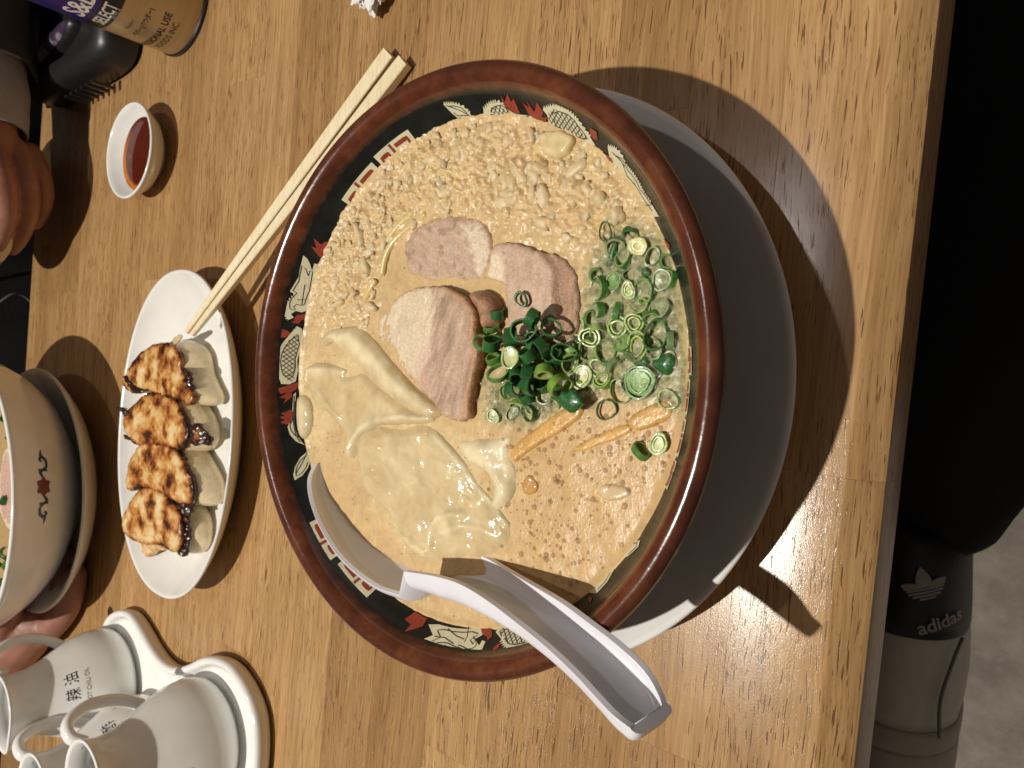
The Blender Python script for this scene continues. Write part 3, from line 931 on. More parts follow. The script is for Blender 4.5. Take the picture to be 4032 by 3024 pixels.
C_out = [(41.5,-13.7),(45.0,-15.7),(45.2,-22.1),(44.3,-28.0),(41.5,-35.3),(40.7,-42.1),(36.3,-47.9),(30.0,-50.4),(23.3,-51.2),(15.6,-51.4),(11.2,-46.9),(12.8,-41.0),(14.0,-32.1),(15.4,-24.5),(22.3,-23.7),(29.5,-22.2),(31.8,-20.6),(33.3,-12.6),(36.8,-13.9)]
C_o = ragged(smooth_poly(C_out, 0.9, 2), 0.6, 3.0); C_c = np.array(C_out).mean(0)
C_rind = [(41.5,-35.9),(36.7,-41.3),(31.8,-41.9),(23.0,-44.1),(15.3,-46.1),(11.2,-46.9),(15.6,-51.4),(23.3,-51.2),(30.0,-50.4),(36.3,-47.9),(40.7,-42.1)]
C_fat = [(33.3,-12.6),(36.8,-13.9),(41.5,-13.7),(41.4,-19.2),(36.2,-21.4),(31.6,-21.7),(31.6,-20.7)]
def C_col(P, d):
    f = fib(P, 1.0, 0.1, 1.6, 3.0)
    c = LEAN * 1.12 * (1 + 0.22 * f)[:, None]
    k = np.clip(0.5 + np.where(inside(np.array(C_rind), P), 1, -1) * dist_poly(np.array(C_rind), P) / 1.6 + 0.5 * f, 0, 1)[:, None]
    c = c + (np.array((0.38, 0.22, 0.135)) * (1 + 0.4 * f)[:, None] - c) * k
    fat = np.clip(0.5 + np.where(inside(np.array(C_fat), P), 1, -1) * dist_poly(np.array(C_fat), P) / 2.5, 0, 1)[:, None]
    c = c + (FAT * 1.1 - c) * fat
    return {'Col': np.clip(c, 0, 1)}
def C_top(P, d):
    k = np.clip(0.5 + np.where(inside(np.array(C_rind), P), 1, -1) * dist_poly(np.array(C_rind), P) / 2.0, 0, 1)
    return 55.2 - 1.9 * k + 0.4 * fbm(np.c_[P, P[:, 0] * 0], 6, 3, 5.2) + 0.2 * fib(P, 1.0, 0.1, 1.2, 1.0)
chC = thing('chashu_slice', (C_c[0], C_c[1], 50), 'chashu slice with a brown rind beside the scallion froth', 'chashu', 'chashu slices in the black bowl')
slab('slice', C_o, 1.0, C_top, 4.5, MEAT, chC, attr=C_col, round_r=1.0, side=(0.22, 0.1, 0.05))

# ------------------------------------------------------------------ wonton skins
WON = food_material('wonton_skin', 0.3, 2.0, 0.17, 160, 0.05, 0.22, 200, coat=0.5, thin=True)
WC = np.array((0.705, 0.55, 0.29)); WP = np.array((0.79, 0.685, 0.455))
def ridge(P, line, w):
    return np.exp(-(dist_poly(np.array(line), P, False) / w) ** 2)
def wonton(name, label, out, top, thick, pale, group='wonton skins in the black bowl'):
    cc = np.array(out).mean(0)
    o_ = smooth_poly(cc + (np.array(out) - cc) * 1.07, 0.9, 2)
    w = thing('wonton', (cc[0], cc[1], 50), label, 'wonton', group)
    def col(P, d):
        f = fbm(np.c_[P, P[:, 0] * 0], 9, 3, 3.9)
        k = np.clip(pale(P, d) + 0.25 * f, 0, 1)[:, None]
        return {'Col': np.clip(WC * (1 - k) + WP * k, 0, 1), 'thick': np.clip(0.30 + 0.32 * np.clip(d / 4.5, 0, 1) + 0.45 * k[:, 0], 0, 1)}
    slab('skin', o_, 0.9, top, thick, WON, w, attr=col, round_r=0.8)
    return w
W1_line = [(-24.3,5.4),(-29.5,-2.9),(-33.2,-9.2),(-37.8,-13.7),(-41.2,-18.7),(-44.8,-24.6),(-49.5,-30.2)]
W1_r2 = [(-60.1,24.7),(-64.2,19.1),(-66.3,13.1),(-68.2,6.4)]
W1_r3 = [(-65.3,3.6),(-59.0,3.6),(-53.6,-0.4),(-50.5,-7.6),(-50.1,-11.9)]
W1_r4 = [(-58.1,-3.2),(-54.2,-11.0),(-53.1,-20.8),(-54.7,-27.8)]
def W1_top(P, d):
    z = 53.1 + 1.5 * fbm(np.c_[P, P[:, 0] * 0], 17, 2, 2.7) + 0.3 * fbm(np.c_[P, P[:, 0] * 0], 4.5, 2, 6.1)
    z += 1.0 * ridge(P, W1_line, 1.1) + 1.3 * ridge(P, W1_r2, 1.8) + 1.1 * ridge(P, W1_r3, 1.2) + 1.0 * ridge(P, W1_r4, 1.3)
    z += 0.8 * np.clip(d / 8, 0, 1)
    z += 0.6 * (1 - np.abs(fbm(np.c_[P @ np.array((0.6, 0.8)), (P @ np.array((-0.8, 0.6))) * 2.2, P[:, 0] * 0], 9, 2, 5.5)) * 2.2).clip(0, 1) ** 3
    return z - 1.8 * np.clip(1 - d / 4.5, 0, 1) ** 1.5
wonton('wonton', 'large slippery wonton skin spreading in front of the spoon', [(-32.0,47.5),(-28.0,42.9),(-26.3,32.3),(-24.4,22.3),(-22.6,12.7),(-23.0,7.5),(-25.6,2.9),(-29.2,-2.8),(-32.7,-8.4),(-37.9,-13.4),(-40.9,-17.3),(-44.6,-23.3),(-48.6,-29.5),(-53.1,-30.3),(-57.6,-28.8),(-63.1,-19.2),(-65.2,-10.8),(-69.6,-3.9),(-71.2,3.7),(-69.0,11.1),(-65.6,19.0),(-61.0,24.6),(-56.5,32.1),(-53.3,40.6),(-46.5,45.2),(-39.3,46.5)],
       W1_top, 1.6, lambda P, d: 0.3 + 0.5 * ridge(P, W1_line, 1.6) + 0.35 * ridge(P, W1_r2, 2.5) + 0.3 * ridge(P, W1_r3, 1.6) + 0.3 * ridge(P, W1_r4, 2.0) + 0.2 * np.clip(1 - d / 2.0, 0, 1))
W2_r = [(8.4,67.7),(9.0,57.0),(2.4,45.9),(-4.0,35.2),(-9.2,22.6),(-14.0,9.1)]
def W2_top(P, d):
    return 53.3 + 2.2 * ridge(P, W2_r, 5.5) + 0.9 * ridge(P, [(4.4,62.8),(-1.1,52.5),(-8.1,41.4),(-12.8,29.4)], 1.0) + 0.5 * fbm(np.c_[P, P[:, 0] * 0], 6, 2, 1.7) - 1.2 * np.clip(1 - d / 3, 0, 1)
W3_r = [(-38.4,53.0),(-33.1,50.8),(-27.4,45.4),(-23.2,36.9),(-20.2,24.3),(-19.3,15.3),(-17.4,9.1)]
W3_r2 = [(-6.8,83.9),(-5.1,71.6),(-5.4,59.6)]; W3_r3 = [(-15.2,75.4),(-18.6,70.9),(-23.0,65.2),(-24.3,60.1)]
def W3_top(P, d):
    return 53.2 + 2.0 * ridge(P, W3_r, 2.2) + 1.1 * ridge(P, W3_r2, 1.6) + 1.0 * ridge(P, W3_r3, 1.1) + 0.7 * fbm(np.c_[P, P[:, 0] * 0], 9, 3, 4.1) - 1.8 * np.clip(1 - d / 4, 0, 1) ** 1.5
wonton('wonton', 'crumpled wonton skin with a curled ridge beside the dragon print', [(-3.9,50.5),(-8.8,43.4),(-12.1,34.1),(-16.8,23.2),(-17.4,9.3),(-21.1,11.3),(-22.8,24.2),(-23.8,36.2),(-27.0,42.1),(-31.8,46.1),(-38.8,49.0),(-39.5,53.6),(-34.5,56.2),(-29.8,58.7),(-25.6,65.2),(-23.3,72.6),(-20.7,78.7),(-15.8,82.0),(-12.4,87.3),(-6.3,85.9),(-3.3,73.1),(-4.3,61.9),(-5.9,57.6),(-8.5,59.5)],
       W3_top, 1.6, lambda P, d: 0.2 + 0.6 * ridge(P, W3_r, 3.0) + 0.5 * ridge(P, W3_r2, 2.5))
wonton('wonton', 'folded strip of wonton skin touching the big chashu slice', [(3.9,76.3),(7.5,75.7),(10.6,67.5),(12.1,57.9),(12.1,51.3),(8.1,44.3),(2.0,35.6),(-3.8,27.1),(-8.3,19.9),(-12.0,11.4),(-14.2,5.6),(-17.4,8.3),(-18.2,15.4),(-16.8,22.2),(-12.3,32.9),(-9.0,42.2),(-3.6,49.3),(-0.9,54.4),(3.5,62.7),(6.1,66.9),(2.9,72.1)],
       W2_top, 1.8, lambda P, d: 0.45 + 0.35 * ridge(P, W2_r, 3.0))
wonton('wonton', 'narrow wonton edge standing against the bowl wall by the dragon', [(-20.0,90.3),(-18.1,86.5),(-20.3,80.9),(-26.0,79.1),(-31.9,78.8),(-37.5,83.5),(-34.2,88.5)],
       lambda P, d: 53.2 + 1.4 * np.clip(d / 2.5, 0, 1) + 0.3 * fbm(np.c_[P, P[:, 0] * 0], 4, 2, 3), 1.6, lambda P, d: 0.6 + 0 * d)
W5_r = [(-25.9,-17.6),(-29.7,-20.2),(-34.3,-24.8),(-38.8,-28.7)]
wonton('wonton', 'whitish ruffled wonton tail between the large skin and the bamboo shoot', [(-26.2,-4.7),(-23.9,-9.6),(-22.3,-20.7),(-20.2,-28.6),(-23.8,-27.7),(-27.3,-28.8),(-31.5,-31.8),(-36.0,-32.6),(-41.6,-30.3),(-45.7,-26.1),(-45.1,-21.4),(-39.4,-22.8),(-34.8,-21.4),(-32.7,-15.6),(-32.2,-9.1)],
       lambda P, d: 53.2 + 1.8 * ridge(P, W5_r, 3.0) + 0.7 * fbm(np.c_[P, P[:, 0] * 0], 5, 3, 7.7) - 1.5 * np.clip(1 - d / 3.5, 0, 1) ** 1.5, 1.6, lambda P, d: 0.9 + 0 * d)

# ------------------------------------------------------------------ menma (bamboo shoots)
MEN = food_material('bamboo_shoot', 0.25, 1.6, 0.25, 700, 0.12, 0.2, 700, coat=0.2, tint=(1, 0.5, 0.2))
def menma(label, out, zt, tilt, axis):
    o_ = smooth_poly(out, 0.9, 1); cc = np.array(out).mean(0)
    ax = np.array(axis); ax = ax / np.linalg.norm(ax)
    def col(P, d):
        f = fib(P, ax[0], ax[1], 0.9, 3.1)
        return {'Col': np.clip(np.array((0.60, 0.35, 0.11)) * (1 + 0.28 * f)[:, None], 0, 1)}
    w = slab('bamboo_shoot', o_, 0.9, lambda P, d: zt + tilt * ((P - cc) @ ax) + 0.18 * fib(P, ax[0], ax[1], 0.8, 2.2) - 0.2 * np.clip(1 - d, 0, 1), 4.0, MEN, None, (cc[0], cc[1], 50), attr=col, round_r=0.9)
    tag(w, label, 'bamboo shoot', 'bamboo shoots in the broth')
menma('long orange bamboo shoot strip running from the wonton to the scallions', [(-26.9,-28.2),(-22.8,-29.7),(-16.5,-37.8),(-9.2,-46.8),(-4.9,-54.0),(-8.9,-57.0),(-14.9,-49.8),(-20.2,-41.4),(-25.4,-34.4),(-28.8,-31.2)], 52.95, 0.0, (0.9, -0.5))
menma('short orange bamboo shoot near the bowl wall below the froth', [(-8.8,-70.9),(-2.4,-80.4),(-1.2,-85.2),(-5.9,-86.9),(-8.9,-82.6),(-12.3,-74.4)], 52.9, 0.0, (0.6, -0.8))
menma('bamboo shoot mostly under the broth between two other strips', [(-21.1,-51.0),(-13.7,-62.7),(-8.9,-72.4),(-11.4,-75.8),(-17.7,-64.8),(-22.4,-54.6)], 52.3, 0.0, (0.6, -0.8))

# ------------------------------------------------------------------ other bits floating in the broth
BIT = food_material('soft_fat', 0.4, 2.4, 0.24, 300, 0.06, 0.15, 500, coat=0.3)
def bit(name, label, cat, out, z, col, thick=4.0, rr_=1.6):
    o_ = ragged(smooth_poly(out, 0.8, 2), 0.5, z)
    b = slab(name, o_, 0.9, lambda P, d: z + 0.5 * fbm(np.c_[P, P[:, 0] * 0], 4, 3, z), thick, BIT, None, (*o_.mean(0), 50), attr=lambda P, d: {'Col': np.clip(np.array(col) * (1 + 0.15 * fbm(np.c_[P, P[:, 0] * 0], 3, 3, 1.5))[:, None], 0, 1)}, round_r=rr_)
    tag(b, label, cat)
bit('fat_cube', 'square pale lump of fat by the dragon print among the crumbs', 'fat', [(80.6,-29.7),(82.2,-34.3),(79.5,-43.1),(76.6,-43.8),(72.8,-41.9),(72.3,-35.4),(75.9,-30.9)], 54.6, (0.66, 0.53, 0.28))
bit('fat_piece', 'whitish fat piece on the bubbly brown broth', 'fat', [(-31.5,-63.4),(-29.4,-66.7),(-28.7,-73.0),(-30.2,-75.6),(-33.1,-73.5),(-34.8,-67.3)], 52.8, (0.66, 0.50, 0.30), 3.0, 0.7)
bit('brown_piece', 'small brown chunk at the end of the ruffled wonton tail', 'meat', [(-35.2,-34.8),(-32.2,-35.7),(-31.2,-38.8),(-33.5,-41.5),(-37.1,-41.3),(-38.9,-35.8)], 52.6, (0.50, 0.28, 0.10), 3.0, 0.6)
NOOD = food_material('noodle', 0.3, 1.5, 0.25, 500, 0.06, 0.1, 800, coat=0.3)
for lab, path in (('yellow noodle loop showing at the edge of the rear chashu slice', [(34.2,42.9),(41.4,41.1),(47.3,37.4),(51.9,31.1),(54.6,25.6),(57.3,21.1)]),
                  ('short yellow noodle strand near the key pattern', [(44.4,43.0),(50.3,38.4),(55.4,32.2),(58.0,25.8)]),
                  ('yellow noodle end by the folded wonton strip', [(24.9,51.6),(28.6,48.4),(32.3,46.1)])):
    P = catmull([(q[0], q[1], 51.9 + 0.5 * math.sin(i * 1.3)) for i, q in enumerate(path)], 6)
    V, F = tube(P, 1.4, 10)
    tag(mesh('noodle', V, F, NOOD, base=(path[0][0], path[0][1], 52), attrs={'Col': np.tile((0.64, 0.49, 0.21), (len(V), 1))}), lab, 'noodle', 'noodles in the broth')

# ------------------------------------------------------------------ scallions
SCAL = food_material('scallion', 0.15, 1.0, 0.25, 900, 0.12, 0.12, 1500, coat=0.25, tint=(0.5, 1.0, 0.3))
KIND = {'dark': ((0.022, 0.098, 0.026), (0.06, 0.19, 0.05)), 'mid': ((0.06, 0.19, 0.035), (0.20, 0.34, 0.09)),
        'light': ((0.17, 0.30, 0.045), (0.36, 0.45, 0.13)), 'pale': ((0.24, 0.37, 0.11), (0.52, 0.56, 0.27)), 'sunk': ((0.13, 0.21, 0.085), (0.32, 0.35, 0.17)), 'yellow': ((0.52, 0.48, 0.16), (0.62, 0.58, 0.28))}
def ring_mesh(name, r, h, kind, wall_=0.62, ell=0.85, seed=0, layers=1, core=False):
    rnd = random.Random(seed)
    oc, ic = (np.array(q) for q in KIND[kind])
    V, F, Cc = [], [], []
    n = 22
    ph = [rnd.uniform(0, 6.28) for _ in range(4)]
    for L in range(layers):
        R = r * (1 - 0.34 * L)
        w = wall_ * (1.0 if L == 0 else 0.7)
        o = len(V)
        hh = h * (1 - 0.12 * L)
        prof = [(0.0, -hh / 2), (0.07 * w, 0), (0.0, hh / 2), (-w * 0.5, hh / 2 + 0.08), (-w, hh / 2), (-w, 0), (-w, -hh / 2)]
        k = len(prof)
        for i in range(n):
            a = 2 * math.pi * i / n
            wob = 1 + 0.07 * math.sin(2 * a + ph[0]) + 0.05 * math.sin(3 * a + ph[1]) + 0.02 * math.sin(7 * a + ph[2])
            for j, (dr, z) in enumerate(prof):
                rad = (R + dr) * wob
                slant = 0.16 * h * math.sin(a + ph[3])
                V.append((rad * math.cos(a), rad * math.sin(a) * ell, z + slant))
                shade = 1 + 0.14 * math.sin(5 * a + ph[2]) + 0.08 * math.sin(11 * a)
                t_ = (0, 0.0, 0.2, 0.6, 0.9, 1.0, 0.8)[j]
                Cc.append(np.clip((oc * (1 - t_) + ic * t_) * shade * (1 + 0.5 * L), 0, 1))
        for i in range(n):
            i2 = (i + 1) % n
            for j in range(k):
                j2 = (j + 1) % k
                F.append((o + i * k + j, o + i2 * k + j, o + i2 * k + j2, o + i * k + j2))
    if core:
        o = len(V)
        V.append((0, 0, h * 0.12)); Cc.append(ic * 0.95)
        for rr_, zz in ((0.45, 0.2), (0.85, 0.3)):
            for i in range(n):
                a = 2 * math.pi * i / n
                V.append((r * rr_ * math.cos(a), r * rr_ * math.sin(a) * ell, h * zz)); Cc.append(ic * (1.0 if rr_ < .6 else .85))
        for i in range(n):
            i2 = (i + 1) % n
            F.append((o, o + 1 + i, o + 1 + i2)); F.append((o + 1 + i, o + 1 + n + i, o + 1 + n + i2, o + 1 + i2))
    me = bpy.data.meshes.new(name)
    me.from_pydata((np.array(V) / 1000).tolist(), [], F)
    me.polygons.foreach_set('use_smooth', [True] * len(me.polygons))
    a = me.attributes.new('Col', 'FLOAT_COLOR', 'POINT')
    c4 = np.ones((len(V), 4)); c4[:, :3] = np.clip(np.array(Cc), 0, 1)
    a.data.foreach_set('color', c4.ravel())
    me.materials.append(SCAL)
    me.set_sharp_from_angle(angle=math.radians(50))
    return me
CNT = [0]
def scallion(x, y, z, r, h, kind, tilt, az, label, group=None, **kw):
    CNT[0] += 1
    me = ring_mesh('scallion', r, h, kind, seed=CNT[0], **kw)
    o = bpy.data.objects.new('scallion', me)
    COL.objects.link(o)
    o.location = (x / 1000, y / 1000, z / 1000)
    o.rotation_euler = (Matrix.Rotation(math.radians(az), 3, 'Z') @ Matrix.Rotation(math.radians(tilt), 3, 'X') @ Matrix.Rotation(CNT[0] * 2.1, 3, 'Z')).to_euler()
    tag(o, label, 'scallion', group)
    return o
HEAP = 'chopped green scallion piece in the heap between the chashu slices and froth'
HG = 'scallion heap'
heap = [([(19.5,-40.1)], 62, 3.2, 2.2, 'dark', 62, 150), ([(15.4,-37.3)], 62, 3.9, 3.2, 'dark', 28, 20), ([(17.1,-45.6)], 59, 3.3, 0.9, 'dark', 32, 60),
        ([(10.7,-24.5)], 62, 3.4, 2.6, 'dark', 66, 70), ([(10.7,-18.2)], 60, 2.6, 1.5, 'mid', 50, 40), ([(13.2,-32.0)], 62, 3.0, 2.8, 'dark', 60, 200),
        ([(8.4,-40.6)], 63, 3.2, 2.6, 'dark', 52, 110), ([(3.1,-39.9)], 62, 2.5, 2.6, 'dark', 42, 170), ([(-1.5,-40.0)], 59, 3.2, 3.0, 'dark', 68, 0),
        ([(-3.2,-33.1)], 58, 3.2, 3.2, 'dark', 74, 10), ([(5.9,-24.6)], 60, 2.6, 2.0, 'mid', 40, 80), ([(10.6,-43.6)], 61, 3.0, 2.4, 'dark', 40, 240),
        ([(0.7,-35.6)], 60, 3.0, 2.8, 'dark', 55, 300), ([(8.9,-28.2)], 59, 3.0, 2.5, 'dark', 35, 10), ([(-6.3,-36.1)], 55.5, 2.0, 2.0, 'dark', 60, 120),
        ([(8.1,-34.1)], 58, 3.2, 2.6, 'dark', 20, 0), ([(12.5,-39.5)], 58.5, 3.2, 2.6, 'dark', 25, 0), ([(2.4,-30.5)], 57, 3.2, 2.8, 'mid', 30, 200), ([(-0.6,-42.7)], 56, 3.0, 2.2, 'dark', 25, 100), ([(8.3,-46.4)], 57, 3.0, 2.4, 'dark', 30, 100)]
for (pp, z, r, h_, k, t_, az) in heap:
    scallion(pp[0][0], pp[0][1], z, r * 1.14, h_ * 1.35, k, t_, az, HEAP, HG)
U = lambda pp, *a, **k: scallion(pp[0][0], pp[0][1], *a, **k)
U([(26.0,-31.3)], 57.2, 2.7, 1.3, 'dark', 14, 30, 'single dark scallion ring lying alone on the brown-rinded chashu', ell=0.8)
U([(6.5,-34.9)], 64.2, 3.6, 3.2, 'pale', 14, 20, 'whitish solid scallion stub on top of the heap', core=True, ell=0.95, wall_=0.7)
U([(1.3,-27.3)], 60.5, 4.3, 2.0, 'mid', 38, 60, 'wide oval scallion ring at the wonton side of the heap', ell=0.65)
U([(3.2,-45.4)], 60.5, 3.2, 2.8, 'light', 58, 290, 'yellow-green scallion ring at the near side of the heap', wall_=1.2)
U([(-0.5,-50.9)], 59, 4.0, 3.2, 'light', 74, 330, 'bright yellow-green scallion strip above the broad green leaf piece')
U([(9.6,-50.3)], 57.5, 4.6, 2.2, 'dark', 26, 20, 'wide scallion ring with a yellow lining between heap and froth', ell=0.6)
U([(6.8,-50.9)], 54.8, 3.6, 2.0, 'light', 45, 340, 'yellow-green scallion piece under the wide lined ring', ell=0.7)
U([(21.1,-20.2)], 55.5, 3.4, 3.0, 'dark', 66, 80, 'dark scallion piece tucked behind the big chashu slice')
U([(16.4,-18.0)], 55.5, 2.8, 2.4, 'mid', 55, 60, 'olive scallion piece in the shade by the chashu rind')
# open leaf pieces
def leaf(name_pts, z, label, kind='dark', curl=0.7):
    o_ = smooth_poly(name_pts, 0.7, 1); cc = np.array(name_pts).mean(0)
    oc = np.array(KIND[kind][0]) * 1.15
    lf = slab('scallion_leaf', o_, 0.8, lambda P, d: z + curl * np.clip(d / 2.5, 0, 1) + 0.12 * ((P - cc)[:, 0]), 0.6, SCAL, None, (cc[0], cc[1], z), attr=lambda P, d: {'Col': oc * (1 + 0.25 * np.sin((P @ np.array((0.6, 0.8))) * 5.0))[:, None]}, round_r=0.4)
    tag(lf, label, 'scallion leaf', 'open scallion leaf pieces')
leaf([(-4.3,-48.1),(-1.7,-51.4),(-2.9,-54.0),(-0.7,-54.9),(-4.9,-60.1),(-6.6,-58.4),(-9.1,-55.7),(-7.7,-52.5)], 58.6, 'broad dark green scallion leaf piece standing by the bamboo shoot')
leaf([(9.0,-78.1),(11.7,-81.8),(12.0,-85.4),(9.3,-86.0),(6.3,-85.0),(5.5,-83.5),(6.8,-80.7)], 53.4, 'dark flat scallion leaf piece beside the bowl wall', curl=0.8)
leaf([(8.6,-72.0),(11.1,-77.2),(9.0,-77.5),(7.7,-76.6),(7.4,-73.5)], 53.2, 'small pointed scallion leaf piece touching the large green ring', curl=0.8)
leaf([(44.7,-61.8),(44.8,-63.1),(43.1,-63.1),(39.8,-62.0),(37.2,-61.1),(37.2,-59.3),(39.8,-60.0),(43.1,-61.0)], 53.3, 'narrow ridged scallion strip at the far end of the froth', curl=0.5)
leaf([(36.9,-71.8),(37.2,-74.2),(34.8,-75.4),(33.7,-72.7)], 53.2, 'green scallion scrap in the middle of the froth', curl=0.6)
# rings in the froth
FROTH = 'scallion ring half sunk in the froth by the near bowl wall'
FG = 'scallions in the froth'
froth = [([(18.5,-66.0)], 3.3, 'light', 12, 0), ([(11.0,-62.5)], 4.0, 'dark', 22, 0), ([(13.6,-73.3)], 4.8, 'light', 8, 0), ([(2.4,-62.7)], 3.4, 'light', 20, 0),
         ([(20.4,-71.5)], 3.2, 'light', 12, 0), ([(39.8,-65.6)], 3.2, 'dark', 15, 0), ([(40.3,-75.4)], 3.0, 'sunk', 10, 0), ([(32.8,-63.1)], 3.0, 'mid', 8, 1),
         ([(30.2,-73.8)], 4.0, 'dark', 18, 0), ([(30.1,-68.5)], 2.8, 'pale', 8, 1), ([(30.5,-57.8)], 4.2, 'dark', 30, 0), ([(34.5,-56.4)], 2.6, 'mid', 40, 0),
         ([(18.9,-65.9)], 3.3, 'light', 10, 0), ([(24.9,-79.5)], 3.4, 'sunk', 10, 1), ([(23.9,-58.2)], 3.0, 'mid', 45, 0), ([(20.9,-55.5)], 2.6, 'dark', 50, 0),
         ([(33.8,-81.7)], 2.8, 'mid', 35, 0), ([(33.5,-79.1)], 3.2, 'sunk', 12, 1), ([(22.1,-76.8)], 3.0, 'dark', 40, 0), ([(47.3,-67.3)], 2.6, 'dark', 50, 0), ([(38.6,-80.1)], 2.4, 'mid', 35, 0)]
for (pp, r, k, t_, core) in froth:
    scallion(pp[0][0], pp[0][1], 52.5, r, 2.2, ('mid' if k == 'dark' and random.random() < 0.6 else k), t_, random.uniform(0, 360), FROTH, FG, ell=random.uniform(0.75, 0.97), core=bool(core), layers=2 if k in ('pale', 'light') and random.random() < 0.5 else 1)
fr = RNG.uniform(-90, 90, (9000, 2)); fr = fr[(np.hypot(fr[:, 0], fr[:, 1]) < 85)]; fr = fr[foam_zone(fr) > 0.85]
took = [np.array(q[0][0][:2]) for q in froth]
extra = 0
for q in fr:
    if extra >= 46:
        break
    if q[1] > -30 and q[0] < 22:
        continue
    if min(np.hypot(*(q - t_)) for t_ in took) < 4.6:
        continue
    took.append(q); extra += 1
    k = random.choice(('dark', 'sunk', 'mid', 'sunk', 'sunk', 'light', 'pale'))
    scallion(q[0], q[1], random.uniform(51.6, 52.5), random.uniform(2.4, 3.8), 2.0, k, random.choice((8, 15, 40, 70)), random.uniform(0, 360), FROTH, FG, ell=random.uniform(0.7, 0.95), core=random.random() < 0.25)
U([(17.0,-79.3)], 53.8, 4.6, 1.8, 'dark', 26, 20, 'large upright scallion ring nearest the near bowl wall', ell=0.8)
U([(3.0,-75.6)], 53.4, 5.2, 2.0, 'mid', 10, 0, 'largest bright green scallion ring at the end of the froth', core=True, ell=0.92, layers=2)
U([(-0.4,-69.2)], 53.0, 3.8, 1.4, 'mid', 8, 0, 'thin round scallion ring beside the largest green ring', ell=0.95, wall_=0.35)
U([(-6.6,-64.8)], 53.0, 3.4, 1.2, 'dark', 6, 0, 'lone dark-rimmed scallion ring on the brown broth over the bamboo shoots', ell=0.95, wall_=0.35)
U([(15.2,-57.1)], 53.6, 3.6, 2.4, 'pale', 16, 340, 'pale double scallion ring at the heap side of the froth', layers=2, ell=0.9)
U([(11.2,-55.7)], 53.0, 3.4, 2.4, 'light', 40, 340, 'light green scallion piece below the pale double ring')
U([(2.7,-55.4)], 53.4, 3.9, 2.0, 'pale', 10, 0, 'pale layered scallion ring above the bamboo shoot', layers=2, core=True)
U([(-11.1,-35.9)], 53.0, 3.3, 2.4, 'dark', 16, 190, 'dark scallion ring in the broth below the heap', ell=0.9, wall_=0.35)
U([(-14.0,-20.7)], 52.8, 2.7, 2.2, 'pale', 12, 0, 'small pale green scallion ring nearest the big chashu tip', core=True, ell=0.8)
U([(-12.0,-28.6)], 52.6, 3.0, 2.0, 'sunk', 12, 0, 'greyish scallion ring sunk between two others below the heap', core=True, ell=0.6)
U([(-5.0,-41.1)], 52.6, 3.0, 2.0, 'sunk', 10, 0, 'greyish sunken scallion ring under the edge of the heap', ell=0.9)
U([(-5.3,-25.2)], 53.0, 2.4, 1.4, 'mid', 12, 0, 'small thin scallion ring leaning out of the heap', wall_=0.3)
U([(47.8,-58.8)], 53.6, 3.1, 0.9, 'dark', 6, 40, 'thin scallion ring adrift on the fat crumbs beyond the froth', wall_=0.3, ell=0.72)
U([(43.2,-70.8)], 53.6, 2.9, 1.8, 'yellow', 8, 0, 'creamy yellow scallion root slice at the far end of the froth', layers=2, core=True, ell=0.95, wall_=0.9)
U([(-17.3,-78.0)], 53.0, 2.8, 2.6, 'mid', 62, 50, 'bright green scallion piece adrift by the key pattern')
U([(-14.4,-83.5)], 53.0, 3.3, 2.0, 'pale', 8, 0, 'pale scallion ring beside the bright green piece by the key pattern', layers=2, core=True)
if True:   # big clear bubbles
    big = []
    for s in ([(7.5,-88.0)], [(5.1,-88.2)], [(2.3,-88.2)], [(26.9,-84.9)], [(-10.9,-86.7)], [(0.2,-89.4)], [(29.9,-49.3)], [(36.6,-48.4)], [(26.9,-84.5)], [(10.9,-78.4)], [(-0.1,-84.2)]):
        big.append((s[0][0], s[0][1], 52.9, random.uniform(0.7, 1.15)))
    bg_ = mesh('large_bubbles', *domes(big, 16), film('large_bubble_film', (0.3, 0.3, 0.18), (0.6, 0.6, 0.45), 0.08, 0.5), base=(40, -60, 52))
    tag(bg_, 'larger clear bubbles clinging along the near bowl wall', 'bubbles', kind='stuff')

# ------------------------------------------------------------------ spoon
SPOONM = plain('spoon_melamine', (0.74, 0.73, 0.78), 0.22, 0.03, 80)
Lr = [(-45.5,72.3,53.0),(-51.5,70.2,57.0),(-58.9,63.6,60.0),(-67.2,51.7,63.0),(-74.9,36.3,65.0),(-79.5,16.8,66.0),(-78.8,1.5,67.0),(-70.4,-0.3,67.0),(-67.5,-16.1,69.0),(-65.9,-30.0,72.0),(-66.5,-43.9,75.0),(-68.6,-57.3,77.5),(-71.4,-69.1,79.0),(-75.2,-79.9,80.0),(-80.0,-89.8,80.5),(-83.4,-97.4,81.0)]
Rr = [(-44.6,70.0,51.0),(-47.7,63.0,46.0),(-53.2,54.5,42.0),(-59.9,41.4,40.0),(-64.9,23.8,41.0),(-66.5,5.9,44.0),(-65.4,-8.5,48.0),(-64.9,-12.6,49.5),(-63.1,-21.3,52.5),(-63.1,-33.7,57.0),(-63.4,-48.0,62.0),(-64.2,-63.0,66.5),(-66.5,-74.1,68.5),(-69.7,-84.4,69.0),(-74.0,-93.3,69.0),(-80.4,-100.4,69.0)]
spoon = thing('soup_spoon', tuple(np.array(Lr).mean(0)), 'white soup spoon dipped in the broth, its hooked handle across the rim', 'spoon')
def track(P):
    """smooth along bowl and handle, sharp at the hook"""
    return np.array(catmull(P[:7], 5) + catmull(P[7:], 5))
Ls, Rs = track(Lr), np.array(catmull(Rr, 5))
